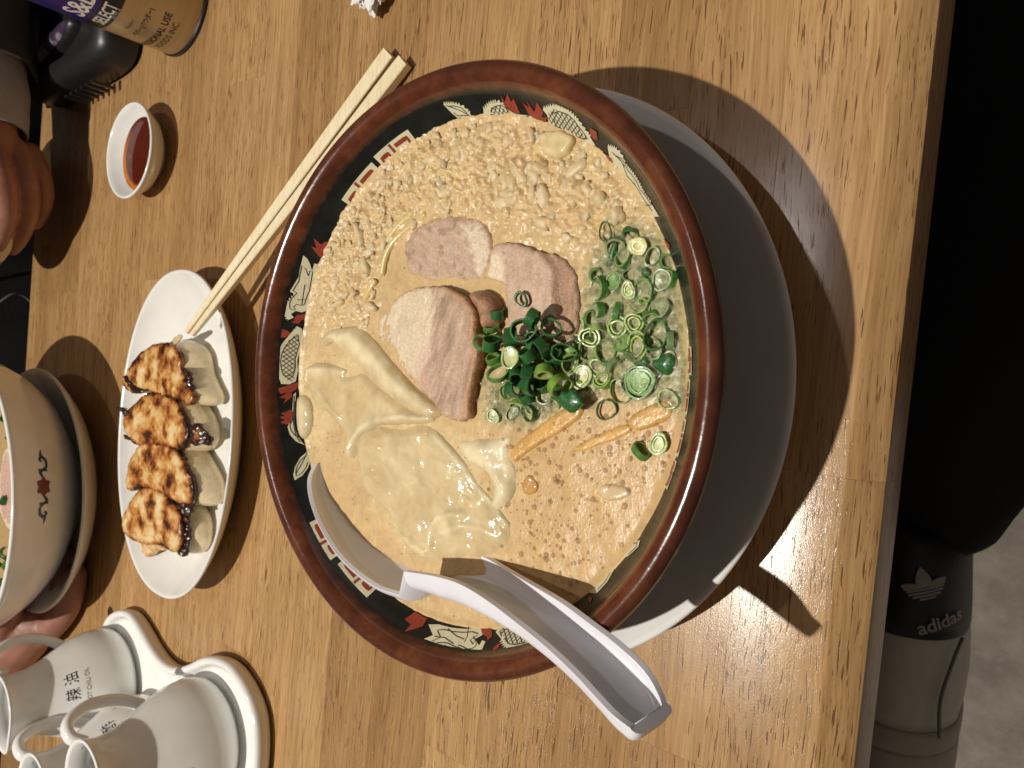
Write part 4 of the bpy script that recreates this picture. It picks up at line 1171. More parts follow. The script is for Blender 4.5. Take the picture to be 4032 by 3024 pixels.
# same stations on both rims
st_l = np.concatenate([np.linspace(0, 6, 31), np.linspace(7, 15, 41)])
full = np.linspace(0, 15, len(Rs))
Rs = np.array([np.interp(st_l, full, Rs[:, k]) for k in range(3)]).T
ns = len(Ls)
depth = np.interp(st_l, [0, 0.6, 1.5, 3, 5, 6, 7, 8, 9, 10, 11, 13, 15], [0.8, 2.0, 3.2, 4.0, 4.6, 5.5, 7.0, 8.0, 7.2, 6.2, 5.4, 4.6, 4.0])
boxy = np.interp(st_l, [0, 6, 8, 15], [0.95, 0.9, 0.5, 0.42])
NU = 17
TH = 1.9
mids = (Ls + Rs) / 2
sm = np.array([np.convolve(np.pad(mids[:, k], 9, mode='edge'), np.ones(19) / 19, 'valid') for k in range(3)]).T
tang = np.gradient(sm, axis=0); tang /= np.linalg.norm(tang, axis=1)[:, None]
Vi, Vo = [], []
for i in range(ns):
    l, r_ = Ls[i], Rs[i]
    mid = (l + r_) / 2; half = (r_ - l) / 2
    w = np.linalg.norm(half); hx = half / (w + 1e-9)
    w *= 1 - 0.16 * max(0, (st_l[i] - 14.0) / 1.0) ** 3
    up = np.cross(hx, tang[i]); up /= np.linalg.norm(up) + 1e-9
    if up[2] < 0:
        up = -up
    dn = -up
    for j in range(NU):
        a = math.pi * j / (NU - 1)
        e = boxy[i]
        cx = -math.copysign(abs(math.cos(a)) ** e, math.cos(a)); sy = abs(math.sin(a)) ** e if 0 < j < NU - 1 else 0.0
        Vi.append(mid + hx * cx * w + dn * sy * depth[i])
        Vo.append(mid + hx * cx * (w + TH) + dn * sy * (depth[i] + TH))
V = Vi + Vo; F = []
N = ns * NU
for i in range(ns - 1):
    for j in range(NU - 1):
        a, b, c_, d_ = i * NU + j, i * NU + j + 1, (i + 1) * NU + j + 1, (i + 1) * NU + j
        F.append((a, d_, c_, b)); F.append((N + a, N + b, N + c_, N + d_))
    for j in (0, NU - 1):
        a, d_ = i * NU + j, (i + 1) * NU + j
        F.append((a, N + a, N + d_, d_) if j == 0 else (a, d_, N + d_, N + a))
for j in range(NU - 1):
    a, b = j, j + 1
    F.append((a, b, N + b, N + a))
tip_dir = tang[-1]
prev = [N + (ns - 1) * NU + j for j in range(NU)]
left, right = [], []
outer_end = [np.array(q) for q in Vo[(ns - 1) * NU:]]
for along, sc_ in ((1.0, 0.985), (1.9, 0.93), (2.6, 0.82), (2.9, 0.66)):       # rounded-off end
    o_ = len(V)
    V += [mids[-1] + (q - mids[-1]) * sc_ + tip_dir * along for q in outer_end]
    cur = [o_ + j for j in range(NU)]
    for j in range(NU - 1):
        F.append((prev[j], cur[j], cur[j + 1], prev[j + 1]))
    left.append(cur[0]); right.append(cur[-1])
    prev = cur
F.append(tuple(prev[::-1]))
F.append(tuple((ns - 1) * NU + j for j in range(NU)))
i0 = (ns - 1) * NU; e0 = N + i0
F.append((i0, e0, *left, *right[::-1], e0 + NU - 1, i0 + NU - 1))
sp_ = mesh('bowl_and_handle', V, F, SPOONM, spoon, angle=50)
mod_bevel(sp_, 0.8, 3, 40)

# ------------------------------------------------------------------ chopsticks
def stick_wood():
    t = NT('bamboo_wood')
    v = t.coord('Object', (1, 1, 1))
    g = t.noise(t.coord('Object', (40, 300, 300), (0, 0, math.radians(42))), 3.0, 5)
    t.set(Base_Color=t.ramp(g, [(0.3, (0.68, 0.54, 0.31)), (0.55, (0.78, 0.67, 0.44)), (0.8, (0.82, 0.72, 0.50))]), Roughness=0.5)
    t.bump(t.noise(v, 900, 3), 0.1)
    return t.m
STICK = stick_wood()
def chopstick(tail, tip, label, roll):
    a, b = np.array(tail), np.array(tip)
    t_ = b - a; L = np.linalg.norm(t_); t_ /= L
    s = np.cross(t_, (0, 0, 1)); s /= np.linalg.norm(s)
    w = np.cross(s, t_)
    V, F = [], []
    secs = [(0, 3.7, 2.5), (0.05, 3.75, 2.5), (0.5, 3.0, 2.2), (0.9, 2.0, 1.7), (1.0, 1.5, 1.4)]
    for f, hw, hh in secs:
        c0 = a + t_ * L * f
        ch = 0.45
        for dx, dz in ((-hw + ch, -hh), (hw - ch, -hh), (hw, -hh + ch), (hw, hh - ch), (hw - ch, hh), (-hw + ch, hh), (-hw, hh - ch), (-hw, -hh + ch)):
            ca, sa = math.cos(roll), math.sin(roll)
            V.append(c0 + s * (dx * ca - dz * sa) + w * (dx * sa + dz * ca))
    n = 8
    for i in range(len(secs) - 1):
        for k in range(n):
            k2 = (k + 1) % n
            F.append((i * n + k, i * n + k2, (i + 1) * n + k2, (i + 1) * n + k))
    F.append(tuple(range(n - 1, -1, -1))); F.append(tuple((len(secs) - 1) * n + k for k in range(n)))
    o = mesh('chopstick', V, F, STICK, base=tuple((a + b) / 2), smooth=False)
    tag(o, label, 'chopstick', 'pair of wooden chopsticks')
    return o
chopstick([(149.3,104.5,4.0)][0], [(3.6,235.0,27.0)][0], 'pale wooden chopstick on the far side of the pair, from table to gyoza plate', 0.22)
chopstick([(143.7,93.4,4.0)][0], [(2.5,229.5,26.5)][0], 'pale wooden chopstick of the pair passing nearest the black bowl', 0.1)

# ------------------------------------------------------------------ sauce
def sauce_mat():
    t = NT('dipping_sauce')
    v = t.coord('Object')
    c = t.mix(t.attr('oil').outputs['Fac'], (0.085, 0.012, 0.005), (0.55, 0.17, 0.015))
    t.set(Base_Color=t.mix(t.math('MULTIPLY', t.noise(v, 120, 3), 0.4), c, (0.05, 0.006, 0.003)), Roughness=0.06, IOR=1.4, Subsurface_Weight=0.1, Subsurface_Scale=0.003)
    t.bump(t.noise(v, 60, 2), 0.05)
    return t.m
Rl = 24.9
V = [(SC[0], SC[1], 9.4)]; F = []; oil = [0]
for k in range(1, 25):
    for i in range(64):
        a = 2 * math.pi * i / 64
        rr_ = Rl * k / 24
        V.append((SC[0] + rr_ * math.cos(a), SC[1] + rr_ * math.sin(a), 9.4 + (0.5 * ((k - 21) / 3) ** 2 if k > 21 else 0)))
        band = max(0, (rr_ - 20.5) / 4) * max(0, math.cos(a - math.radians(140)) + 0.25)
        oil.append(min(1, band * 1.6))
for i in range(64):
    F.append((0, 1 + i, 1 + (i + 1) % 64))
for k in range(23):
    for i in range(64):
        i2 = (i + 1) % 64
        F.append((1 + k * 64 + i, 1 + (k + 1) * 64 + i, 1 + (k + 1) * 64 + i2, 1 + k * 64 + i2))
sa = mesh('dipping_sauce', V, F, sauce_mat(), base=(SC[0], SC[1], 9), attrs={'oil': oil})
tag(sa, 'red-brown dipping sauce with an orange oil edge in the small dish', 'sauce')

# ------------------------------------------------------------------ gyoza
GYO = food_material('gyoza', 0.25, 2.0, 0.28, 500, 0.1, 0.25, 700, coat=0.35, tint=(1.0, 0.6, 0.35))
def char_col(P, d, seed, dark=0.0):
    f = fbm(np.c_[P, P[:, 0] * 0], 10, 4, seed); f2 = fbm(np.c_[P, P[:, 0] * 0], 2.6, 4, seed + 3)
    f3 = fbm(np.c_[P, P[:, 0] * 0], 14, 2, seed + 6)
    k = np.clip(0.47 + 0.6 * f + 0.25 * f2 + 0.4 * f3 + dark + 0.45 * np.clip(1 - d / 3.0, 0, 1), 0, 1)
    st = [(0.0, (0.74, 0.57, 0.33)), (0.25, (0.66, 0.42, 0.17)), (0.5, (0.50, 0.225, 0.055)), (0.72, (0.29, 0.085, 0.017)), (0.9, (0.09, 0.022, 0.006)), (1.0, (0.03, 0.009, 0.004))]
    return np.array([np.interp(k, [q[0] for q in st], [q[1][i] for q in st]) for i in range(3)]).T
def gyoza(out, label, seed, shift, ztop=25.0, burnt=(), tilt=0.0):
    cc = np.array(out).mean(0)
    o_ = smooth_poly(cc + (np.array(out) - cc) * np.array((1.13, 1.02)), 0.9, 1)
    # ragged fried edge
    cc = o_.mean(0)
    soft = np.array([np.convolve(np.r_[o_[-6:, k], o_[:, k], o_[:6, k]], np.ones(13) / 13, 'valid') for k in (0, 1)]).T
    o_ = o_ + (o_ - cc) / np.linalg.norm(o_ - cc, axis=1)[:, None] * (0.7 * fbm(np.c_[o_, o_[:, 0] * 0], 2.2, 3, seed))[:, None]
    g = thing('gyoza', (cc[0], cc[1], 5.2), label, 'gyoza', 'gyoza on the oval plate')
    def top(P, d):
        return ztop + tilt * (P - cc)[:, 1] + 0.8 * fbm(np.c_[P, P[:, 0] * 0], 8, 3, seed) + 0.22 * fbm(np.c_[P, P[:, 0] * 0], 2.5, 3, seed + 1) + 1.2 * np.clip(d / 6, 0, 1)
    slab('crust', o_, 0.9, top, 2.2, GYO, g, attr=lambda P, d: {'Col': char_col(P, d, seed)}, round_r=1.0)
    # wrapper: from under the crust swelling down to the plate, pleated on the near side
    n = len(o_)
    V, F, Cc = [], [], []
    levels = [(0.0, 0.96), (0.12, 0.99), (0.3, 1.04), (0.5, 1.08), (0.7, 1.09), (0.88, 1.04), (1.0, 0.92)]
    zt = ztop - 1.8
    for f, sc_ in levels:
        zz = zt + (5.4 - zt) * f
        sh = np.array(shift) * (f ** 0.8)
        rel = soft - cc
        near = np.clip(-rel[:, 1] / (np.abs(rel[:, 1]).max()), 0, 1)
        ang = np.arctan2(rel[:, 1], rel[:, 0])
        pl = 1 + 0.02 * np.sin(ang * 13 + seed) * near * math.sin(math.pi * min(1, f * 1.2))
        P = cc + rel * sc_ * pl[:, None] * np.array((1.0, 1.0)) + sh
        z_ = zz + tilt * rel[:, 1] * (1 - f)
        V += np.c_[P, z_].tolist()
        nz = fbm(np.c_[P, np.full(n, zz)], 6, 3, seed + 5)
        Cc += (np.array((0.68, 0.56, 0.35)) * (1 + 0.15 * nz)[:, None] + (np.array((0.45, 0.25, 0.08)) - np.array((0.68, 0.56, 0.35))) * max(0, 0.5 - f * 4)).tolist()
    for k in range(len(levels) - 1):
        for i in range(n):
            i2 = (i + 1) % n
            F.append((k * n + i, (k + 1) * n + i, (k + 1) * n + i2, k * n + i2))
    F.append(tuple((len(levels) - 1) * n + i for i in range(n)))
    mesh('wrapper', V, F, GYO, g, attrs={'Col': np.clip(np.array(Cc), 0, 1)})
    for b, zb in burnt:
        b_ = smooth_poly(b, 0.8, 1)
        slab('burnt_edge', b_, 0.9, lambda P, d: zb + 1.5 * fbm(np.c_[P, P[:, 0] * 0], 3, 3, seed + 9), 1.5, GYO, g, attr=lambda P, d: {'Col': char_col(P, d, seed + 2, 0.75)}, round_r=0.6)
    return g
gyoza([(-34.6,316.2),(-26.2,312.0),(-18.5,302.5),(-11.6,289.1),(-7.2,274.0),(-6.7,258.9),(-9.8,249.3),(-14.8,242.8),(-19.4,244.3),(-24.4,238.3),(-30.1,232.2),(-33.0,226.3),(-38.7,232.7),(-35.6,242.0),(-36.8,252.7),(-35.4,266.1),(-34.6,281.8),(-37.7,295.5),(-37.8,306.0)], 'rounded charred gyoza at the chopstick end of the row', 11.0, (1, -4.5), burnt=[([(-17.8,246.4),(-18.8,237.4),(-22.0,232.1),(-25.8,234.7),(-28.8,228.0),(-30.5,232.3),(-26.3,239.9)], 24.0), ([(-29.3,312.5),(-28.2,306.3),(-33.1,300.3),(-35.5,285.5),(-34.2,277.8),(-39.5,291.1),(-36.2,301.9)], 27.3)])
gyoza([(-55.2,312.0),(-51.8,308.2),(-46.6,298.4),(-39.5,285.1),(-36.9,269.7),(-37.9,252.6),(-43.0,242.7),(-48.4,234.9),(-56.6,228.5),(-66.1,237.7),(-64.8,252.4),(-68.4,274.9),(-70.2,290.7),(-66.6,306.0)], 'charred gyoza with a black burnt flap, second from the chopsticks', 23.0, (0, -4.5), burnt=[([(-55.1,234.1),(-49.5,228.8),(-48.3,222.9),(-51.3,215.8),(-54.9,207.0),(-59.9,208.0),(-59.5,216.3),(-63.2,227.7)], 23.5), ([(-49.8,317.5),(-49.8,308.4),(-52.0,301.7),(-55.7,307.5),(-52.5,314.5)], 26.5), ([(-66.8,309.1),(-66.5,299.5),(-68.1,289.9),(-70.0,303.2)], 26.5)])
gyoza([(-99.8,302.1),(-82.4,299.4),(-72.0,288.4),(-68.2,269.0),(-66.7,246.6),(-72.3,236.8),(-78.0,227.2),(-86.3,218.8),(-94.0,221.5),(-97.0,236.9),(-95.6,248.0),(-94.6,263.3),(-94.8,279.0),(-100.2,292.5)], 'lighter fried gyoza in the row, third from the chopsticks', 31.0, (-1, -4.5), burnt=[([(-98.7,240.4),(-94.6,225.0),(-87.4,219.2),(-95.7,220.6),(-101.9,226.6),(-104.8,225.3),(-104.8,234.1),(-102.6,241.6)], 23.0), ([(-68.1,244.7),(-67.9,237.6),(-72.1,232.5),(-73.6,238.5)], 23.5)])
gyoza([(-127.3,304.4),(-115.5,300.8),(-104.6,289.8),(-98.0,280.5),(-96.6,263.0),(-98.3,247.6),(-104.1,235.9),(-111.0,229.6),(-121.1,229.9),(-127.1,236.2),(-125.3,251.2),(-129.6,273.9),(-130.3,290.2)], 'fried gyoza at the condiment end of the row', 47.0, (-1, -4), burnt=[([(-104.6,233.3),(-105.1,227.0),(-120.3,225.8),(-127.9,227.3),(-129.8,231.5),(-128.6,239.7),(-122.1,231.7),(-112.2,230.4)], 22.5)])
rem = [(-145.7,293.0),(-136.6,291.8),(-132.8,285.7),(-129.7,266.5),(-131.7,254.7),(-135.8,271.6),(-141.2,278.8),(-145.6,288.4)]
o_ = smooth_poly(rem, 0.9, 1)
sc_ = slab('gyoza_scrap', o_, 0.9, lambda P, d: 18 + 0.4 * (P[:, 0] - o_[:, 0].mean()) + 1.0 * fbm(np.c_[P, P[:, 0] * 0], 4, 3, 3), 2.0, GYO, None, (*o_.mean(0), 15), attr=lambda P, d: {'Col': char_col(P, d, 60.0, -0.35)}, round_r=0.8)
tag(sc_, 'torn scrap of fried gyoza skin past the last gyoza', 'gyoza scrap')
rem = [(-6.1,275.8),(-2.3,265.2),(2.1,247.9),(0.3,244.6),(-2.7,250.7),(-6.3,259.7)]
o_ = smooth_poly(rem, 0.9, 1)
sc_ = slab('wrapper_scrap', o_, 0.9, lambda P, d: 22 + 1.2 * fbm(np.c_[P, P[:, 0] * 0], 4, 3, 3) - 0.25 * (P[:, 1] - o_[:, 1].mean()), 0.8, GYO, None, (*o_.mean(0), 18), attr=lambda P, d: {'Col': np.tile((0.6, 0.5, 0.3), (len(P), 1))}, round_r=0.4)
tag(sc_, 'pale wrapper scrap at the chopstick tips', 'wrapper scrap')
# sesame-like specks of oil on the plate

# ------------------------------------------------------------------ lettering helper
def text_mesh(body, size, bold=False, align='LEFT'):
    cu = bpy.data.curves.new('lettering', 'FONT')
    cu.body = body
    cu.size = size
    cu.align_x = align
    cu.resolution_u = 3
    if bold:
        cu.offset = size * 0.018
    o = bpy.data.objects.new('lettering', cu)
    COL.objects.link(o)
    dg = bpy.context.evaluated_depsgraph_get()
    me = bpy.data.meshes.new_from_object(o.evaluated_get(dg))
    bpy.data.objects.remove(o)
    bm = bmesh.new(); bm.from_mesh(me)
    bmesh.ops.triangulate(bm, faces=bm.faces[:])
    # split long edges so that the letters can bend
    for _ in range(2):
        es = [e for e in bm.edges if e.calc_length() > size * 0.25]
        if es:
            bmesh.ops.subdivide_edges(bm, edges=es, cuts=1)
            bmesh.ops.triangulate(bm, faces=bm.faces[:])
    V = np.array([tuple(v.co) for v in bm.verts]); F = [tuple(v.index for v in f.verts) for f in bm.faces]
    bm.free(); bpy.data.meshes.remove(me)
    return V, F
INK = plain('black_ink', (0.016, 0.014, 0.014), 0.35, 0.1)
GREYINK = plain('grey_ink', (0.11, 0.105, 0.10), 0.4, 0.1)
WHITEINK = plain('white_ink', (0.72, 0.70, 0.64), 0.35, 0.05)
def text_on_cyl(name, body, size, centre, radius, phi_end, z, mat, parent, phi_start=None, bold=False, sx=1.0, rfun=None):
    """letters wrapped round a body of revolution; reads left to right for someone on the near side"""
    V, F = text_mesh(body, size, bold)
    V[:, 0] *= sx
    if phi_start is not None and phi_end is not None:
        pass
    w = V[:, 0].max()
    x0 = (math.radians(phi_start) * radius) if phi_start is not None else math.radians(phi_end) * radius - w
    zz = z + V[:, 1]
    r = np.array([rfun(q) for q in zz]) if rfun else np.full(len(V), radius)
    a = (x0 + V[:, 0]) / radius
    P = np.c_[centre[0] + (r + 0.12) * np.cos(a), centre[1] + (r + 0.12) * np.sin(a), zz]
    return mesh(name, P, F, mat, parent, smooth=False)

# ------------------------------------------------------------------ pepper tin
CC = (221.0, 322.0)
CR = 33.0
tin = thing('pepper_tin', (CC[0], CC[1], 0), 'tall gold, black and purple tin of ground pepper at the table corner', 'tin')
def gold():
    t = NT('gold_tin')
    v = t.coord('Object')
    t.set(Base_Color=t.ramp(t.noise(t.coord('Object', (1, 1, 12)), 20, 3), [(0.3, (0.42, 0.31, 0.165)), (0.7, (0.50, 0.38, 0.21))]), Metallic=0.55, Roughness=t.math('ADD', t.math('MULTIPLY', t.noise(v, 90, 3), 0.15), 0.24))
    return t.m
def ringwall(name, z0, z1, r, mat, parent, cap=False, bev=0.0):
    prof = [(r - bev, z0), (r, z0 + bev), (r, z1 - bev), (r - bev, z1)] if bev else [(r, z0), (r, z1)]
    if cap:
        prof = [(0, z0)] + prof + [(0, z1)]
    V, F = lathe(prof, (CC[0], CC[1], 0), n=96)
    return mesh(name, V, F, mat, parent, angle=40)
ringwall('bottom_seam', 0.2, 3.0, CR + 0.9, plain('dark_steel', (0.06, 0.06, 0.065), 0.3, 0.2, metal=0.8), tin, True, 0.6)
ringwall('gold_band', 3.0, 47.0, CR, gold(), tin)
ringwall('black_band', 47.0, 58.2, CR, plain('black_tin', (0.012, 0.011, 0.012), 0.3), tin)
ringwall('purple_band', 58.2, 112.0, CR, plain('purple_tin', (0.022, 0.012, 0.13), 0.3), tin)
ringwall('lid', 112.0, 124.0, CR + 0.4, plain('tin_lid', (0.5, 0.5, 0.5), 0.3, metal=0.7), tin, True, 0.8)
text_on_cyl('lettering', 'PROFESSIONAL USE', 6.0, CC, CR, -125.5, 19.4, INK, tin, bold=True, sx=0.9)
text_on_cyl('lettering', 'FOODS INC.', 5.6, CC, CR, -131, 13.2, INK, tin, sx=0.92)
text_on_cyl('lettering', 'ペパー(パウダー)', 4.2, CC, CR, -128.5, 30.4, INK, tin, bold=True, sx=0.8)
text_on_cyl('lettering', 'Pepper', 3.2, CC, CR, -150, 37.5, plain('red_ink', (0.22, 0.06, 0.05), 0.4), tin)
text_on_cyl('lettering', 'SELECT', 10.0, CC, CR, -141, 49.6, WHITEINK, tin, bold=True, sx=0.62)
text_on_cyl('lettering', 'スパイス', 3.0, CC, CR, -143, 47.4, WHITEINK, tin, sx=0.8)
text_on_cyl('lettering', 'S&B', 17.0, CC, CR, -141, 61.5, WHITEINK, tin, bold=True, sx=0.75)

# ------------------------------------------------------------------ black gadget behind the tin
BLK = plain('black_plastic', (0.013, 0.013, 0.014), 0.38, 0.2, 300, bump=0.05, bscale=1500)
BLKG = plain('black_gloss', (0.010, 0.010, 0.012), 0.05, 0.1)
gad = thing('handheld_scanner', (224, 452, 0), 'black rounded plastic gadget with a glassy oval window behind the tin', 'gadget')
def rounded_box(cx, cy, hx, hy, rot, levels, pw=5.0, n=72):
    V, F = [], []
    for z, ex in levels:
        for i in range(n):
            a = 2 * math.pi * i / n
            x = math.copysign(abs(math.cos(a)) ** (2 / pw), math.cos(a)) * (hx + ex); y = math.copysign(abs(math.sin(a)) ** (2 / pw), math.sin(a)) * (hy + ex)
            V.append((cx + x * math.cos(rot) - y * math.sin(rot), cy + x * math.sin(rot) + y * math.cos(rot), z))
    k = len(levels)
    for j in range(k - 1):
        for i in range(n):
            i2 = (i + 1) % n
            F.append((j * n + i, j * n + i2, (j + 1) * n + i2, (j + 1) * n + i))
    F.append(tuple(range(n - 1, -1, -1)))
    F.append(tuple((k - 1) * n + i for i in range(n)))
    return V, F
V, F = rounded_box(226, 452, 46, 76, 0.10, [(0.3, -3), (3, 0), (20, 0), (26, -2.5), (29, -8), (29.5, -13), (28.5, -16), (21, -18), (20, -22)], 6)
mesh('housing', V, F, BLK, gad, angle=50)
V, F = rounded_box(212, 470, 9, 40, 0.32, [(19.9, 0), (24, -0.6), (27, -3), (28, -6)], 2.6)
mesh('window_frame', V, F, BLK, gad, angle=50)
t = NT('window_glass')
v = t.coord('Object')
t.set(Base_Color=t.ramp(t.noise(v, 45, 3), [(0.42, (0.05, 0.03, 0.06)), (0.56, (0.36, 0.32, 0.38))]), Roughness=0.04, IOR=1.6, Coat_Weight=1.0)  # pale patches in the colour stand in for a whitish reflection
V, F = rounded_box(212, 468, 5.5, 32, 0.32, [(27.0, 0.8), (28.6, 0), (30.0, -2.2), (30.4, -4)], 2.4)
mesh('window', V, F, t.m, gad, angle=20)
for k in range(6):
    mesh('grip_ridge', *box(176.0 - k * 0.85, 178.0 - k * 0.85, 405 + k * 9, 409 + k * 9, 4, 20), BLK, gad, smooth=False)

# ------------------------------------------------------------------ small striped bowl held by the diner
HB = (80.0, 510.0)
hb = thing('striped_bowl', (HB[0], HB[1], 28), 'small cream bowl with red and gold stripes held in a hand', 'bowl')
CRM = ceramic('cream_ceramic', (0.62, 0.56, 0.46))
V, F = lathe([(0, 27), (22, 28), (38, 38), (48, 54), (50.6, 65), (52.2, 66), (53.2, 65), (53, 62), (50, 50), (41, 34), (26, 24.5), (24, 20.2), (20, 20.2), (19, 24), (0, 24)], (HB[0], HB[1], 8), n=96)
mesh('body', V, F, CRM, hb)
STR1 = plain('red_stripe', (0.25, 0.03, 0.02), 0.2); STR2 = plain('gold_stripe', (0.38, 0.22, 0.05), 0.25)
for (ra, za, rb, zb, m_) in ((52.86, 60.6, 51.9, 56.7, STR1), (51.55, 55.4, 50.95, 53.0, STR2)):
    V, F = lathe([(ra + 0.15, za), ((ra + rb) / 2 + 0.18, (za + zb) / 2), (rb + 0.15, zb)], (HB[0], HB[1], 8), n=96)
    mesh('stripe', V, F, m_, hb)

# ------------------------------------------------------------------ person across the table
def skin_mat():
    t = NT('skin')
    v = t.coord('Object')
    c = t.ramp(t.noise(v, 60, 5, 0.6), [(0.3, (0.26, 0.118, 0.08)), (0.6, (0.33, 0.158, 0.112)), (0.8, (0.39, 0.20, 0.15))])
    t.set(Base_Color=c, Roughness=0.48, Subsurface_Weight=0.25, Subsurface_Radius=(1.0, 0.35, 0.2), Subsurface_Scale=0.003)
    t.bump(t.noise(v, 420, 5, 0.65), 0.22)
    return t.m
SKIN = skin_mat()
def organic(name, limbs, mat, parent, voxel, smooth_it=6, base=None):
    """one continuous body: tapered limbs fused by a voxel remesh"""
    parts = []
    for path, radii in limbs:
        P = catmull(path, 5)
        R = np.interp(np.linspace(0, len(path) - 1, len(P)), range(len(path)), [r if not hasattr(r, '__len__') else r[0] for r in radii])
        V, F = tube(P, R.tolist(), 14)
        # rounded ends
        parts.append((V, F))
        for c0, r0 in ((P[0], R[0]), (P[-1], R[-1])):
            parts.append(((IV * r0 * 1.0 + np.array(c0)).tolist(), IF))
    V, F = merge(parts)
    o = mesh(name, V, F, mat, parent, base)
    m = o.modifiers.new('fuse', 'REMESH'); m.mode = 'VOXEL'; m.voxel_size = voxel / 1000; m.use_smooth_shade = True
    s = o.modifiers.new('soften', 'SMOOTH'); s.factor = 0.6; s.iterations = smooth_it
    return o
per = thing('person', (20, 760, -720), 'diner across the table in dark clothes, one hand round a small bowl', 'person')
# hand and forearm with the small bowl, the other hand at the white ramen bowl, fused with the trunk
S_ = (0, 66, -2)
def sh(p):
    return [(q[0] + S_[0], q[1] + S_[1], q[2] + S_[2]) for q in p]
W_ = (0, 20, -2)
def sw(p):
    return [(q[0] + W_[0], q[1] + W_[1], q[2] + W_[2]) for q in p]
body = organic('body', [
    ([(20, 790, 60), (20, 790, 250)], [120, 110]),
    ([(60, 790, 240), (150, 785, 240), (300, 770, 150), (355, 660, 46), (300, 586, 66), (215, 506, 69), (158, 484, 69), (132, 478, 68)], [70, 66, 52, 42, 36, 30, 26, 25]),
    ([(-20, 790, 240), (-110, 785, 240), (-290, 770, 150), (-340, 660, 68), (-320, 560, 38), (-280, 500, 28), (-256, 472, 24)], [70, 66, 52, 42, 34, 25, 22]),
    # hand round the small bowl: palm, four fingers, thumb
    (sh([(150, 414, 70), (128, 408, 68), (112, 404, 64)]), [25, 24, 20]),
    (sh([(124, 398, 84), (101, 386, 80), (83, 392, 74), (67, 412, 70), (58, 428, 68)]), [10.5, 9.6, 8.8, 8.0, 7.0]),
    (sh([(124, 396, 66), (98, 382, 62), (77, 388, 57), (60, 408, 54), (51, 424, 52)]), [10.5, 9.8, 9.0, 8.2, 7.2]),
    (sh([(126, 400, 49), (100, 388, 44), (80, 396, 40), (64, 416, 38), (56, 432, 37)]), [10, 9.2, 8.6, 7.8, 6.8]),
    (sh([(128, 410, 36), (108, 402, 29), (92, 408, 25), (78, 424, 24)]), [9, 8, 7.2, 6.2]),
    (sh([(136, 420, 90), (120, 424, 97), (104, 426, 95), (92, 424, 88)]), [12, 10.5, 9.2, 7.6]),
    # hand at the white bowl
    (sw([(-275, 470, 28), (-252, 446, 24), (-236, 428, 19)]), [23, 22, 18]),
    (sw([(-240, 420, 16), (-222, 400, 13), (-205, 388, 12.5), (-186, 382, 13)]), [11.5, 10.2, 9.6, 8.6]),
    (sw([(-240, 428, 15), (-220, 410, 12), (-196, 402, 11.5), (-176, 398, 11.8)]), [11, 9.8, 9.2, 8.4]),
    (sw([(-244, 440, 16), (-222, 428, 12), (-196, 420, 11.5), (-178, 416, 11.5)]), [10.5, 9.2, 9, 8]),
    (sw([(-248, 452, 18), (-228, 444, 12), (-206, 438, 11), (-190, 434, 11)]), [9.5, 8.6, 8, 7.2]),
    (sw([(-256, 452, 36), (-236, 436, 43), (-215, 421, 41), (-197, 408, 38)]), [12.5, 11, 10, 8.2]),
], SKIN, per, 1.7, 4)
NAIL = plain('nail', (0.50, 0.29, 0.24), 0.25)
V = [(q[0] * 4.6 + 94, q[1] * 4.0 + 424 + 64.5, q[2] * 1.6 + 95.0 - (q[0]) * -2.6) for q in IV]
mesh('nail', V, IF, NAIL, per)
# clothes
DARK = plain('dark_cloth', (0.007, 0.007, 0.009), 0.85, 0.3, 300, bump=0.3, bscale=900)
GREYC = plain('grey_wool', (0.055, 0.050, 0.047), 0.9, 0.2, 900, bump=0.35, bscale=1800)
CUFF = plain('grey_shirt', (0.36, 0.36, 0.40), 0.75, 0.06, 300, bump=0.15, bscale=2500)
def sleeve(name, path, radii, mat, folds=1.5, seed=1.0, open_end=True):
    P = catmull(path, 6)
    R = np.interp(np.linspace(0, len(path) - 1, len(P)), range(len(path)), radii)
    V, F = tube(P, R.tolist(), 40, cap=False)
    V = np.array(V)
    cen = np.repeat(np.array(P), 40, 0)
    d = (V - cen) / np.linalg.norm(V - cen, axis=1)[:, None]
    V = V + d * (folds * fbm(V, 26, 3, seed))[:, None]
    o = mesh(name, V, F, mat, per)
    s = o.modifiers.new('cloth', 'SOLIDIFY'); s.thickness = 0.0022; s.offset = 1
    return o
organic('jacket', [([(20, 770, -320), (20, 780, -120), (20, 790, 80), (20, 790, 262)], [163, 163, 172, 132]), ([(140, 785, 255), (200, 782, 215), (285, 772, 160)], [82, 74, 64]), ([(-100, 785, 255), (-170, 782, 215), (-275, 772, 160)], [82, 74, 64])], DARK, per, 7, 4)
sleeve('jacket_sleeve', [(250, 772, 185), (320, 750, 140), (362, 690, 60), (310, 592, 70), (235, 520, 72), (178, 496, 70)], [66, 60, 52, 48, 45, 44], GREYC, 3.0, 2.0)
cuff = sleeve('shirt_cuff', [(222, 511, 71), (195, 499, 70), (165, 490, 69), (136, 484, 68)], [34, 35, 36.5, 35], CUFF, 1.6, 5.0)
V, F = lathe([(0, 1.6), (3.2, 1.5), (4.6, 0.9), (4.8, 0), (4.5, -0.6)], (0, 0, 0), n=24)
V = [(148 + q[0], 457 - q[2] * 0.72 + q[1] * 0.55, 93 + q[2] * 0.7 + q[1] * 0.7) for q in V]
mesh('button', V, F, plain('button', (0.33, 0.28, 0.25), 0.3), per)
sleeve('jacket_sleeve', [(-240, 772, 185), (-300, 750, 140), (-345, 640, 76), (-330, 575, 52), (-312, 528, 40)], [66, 62, 55, 46, 42], DARK, 3.0, 8.0)
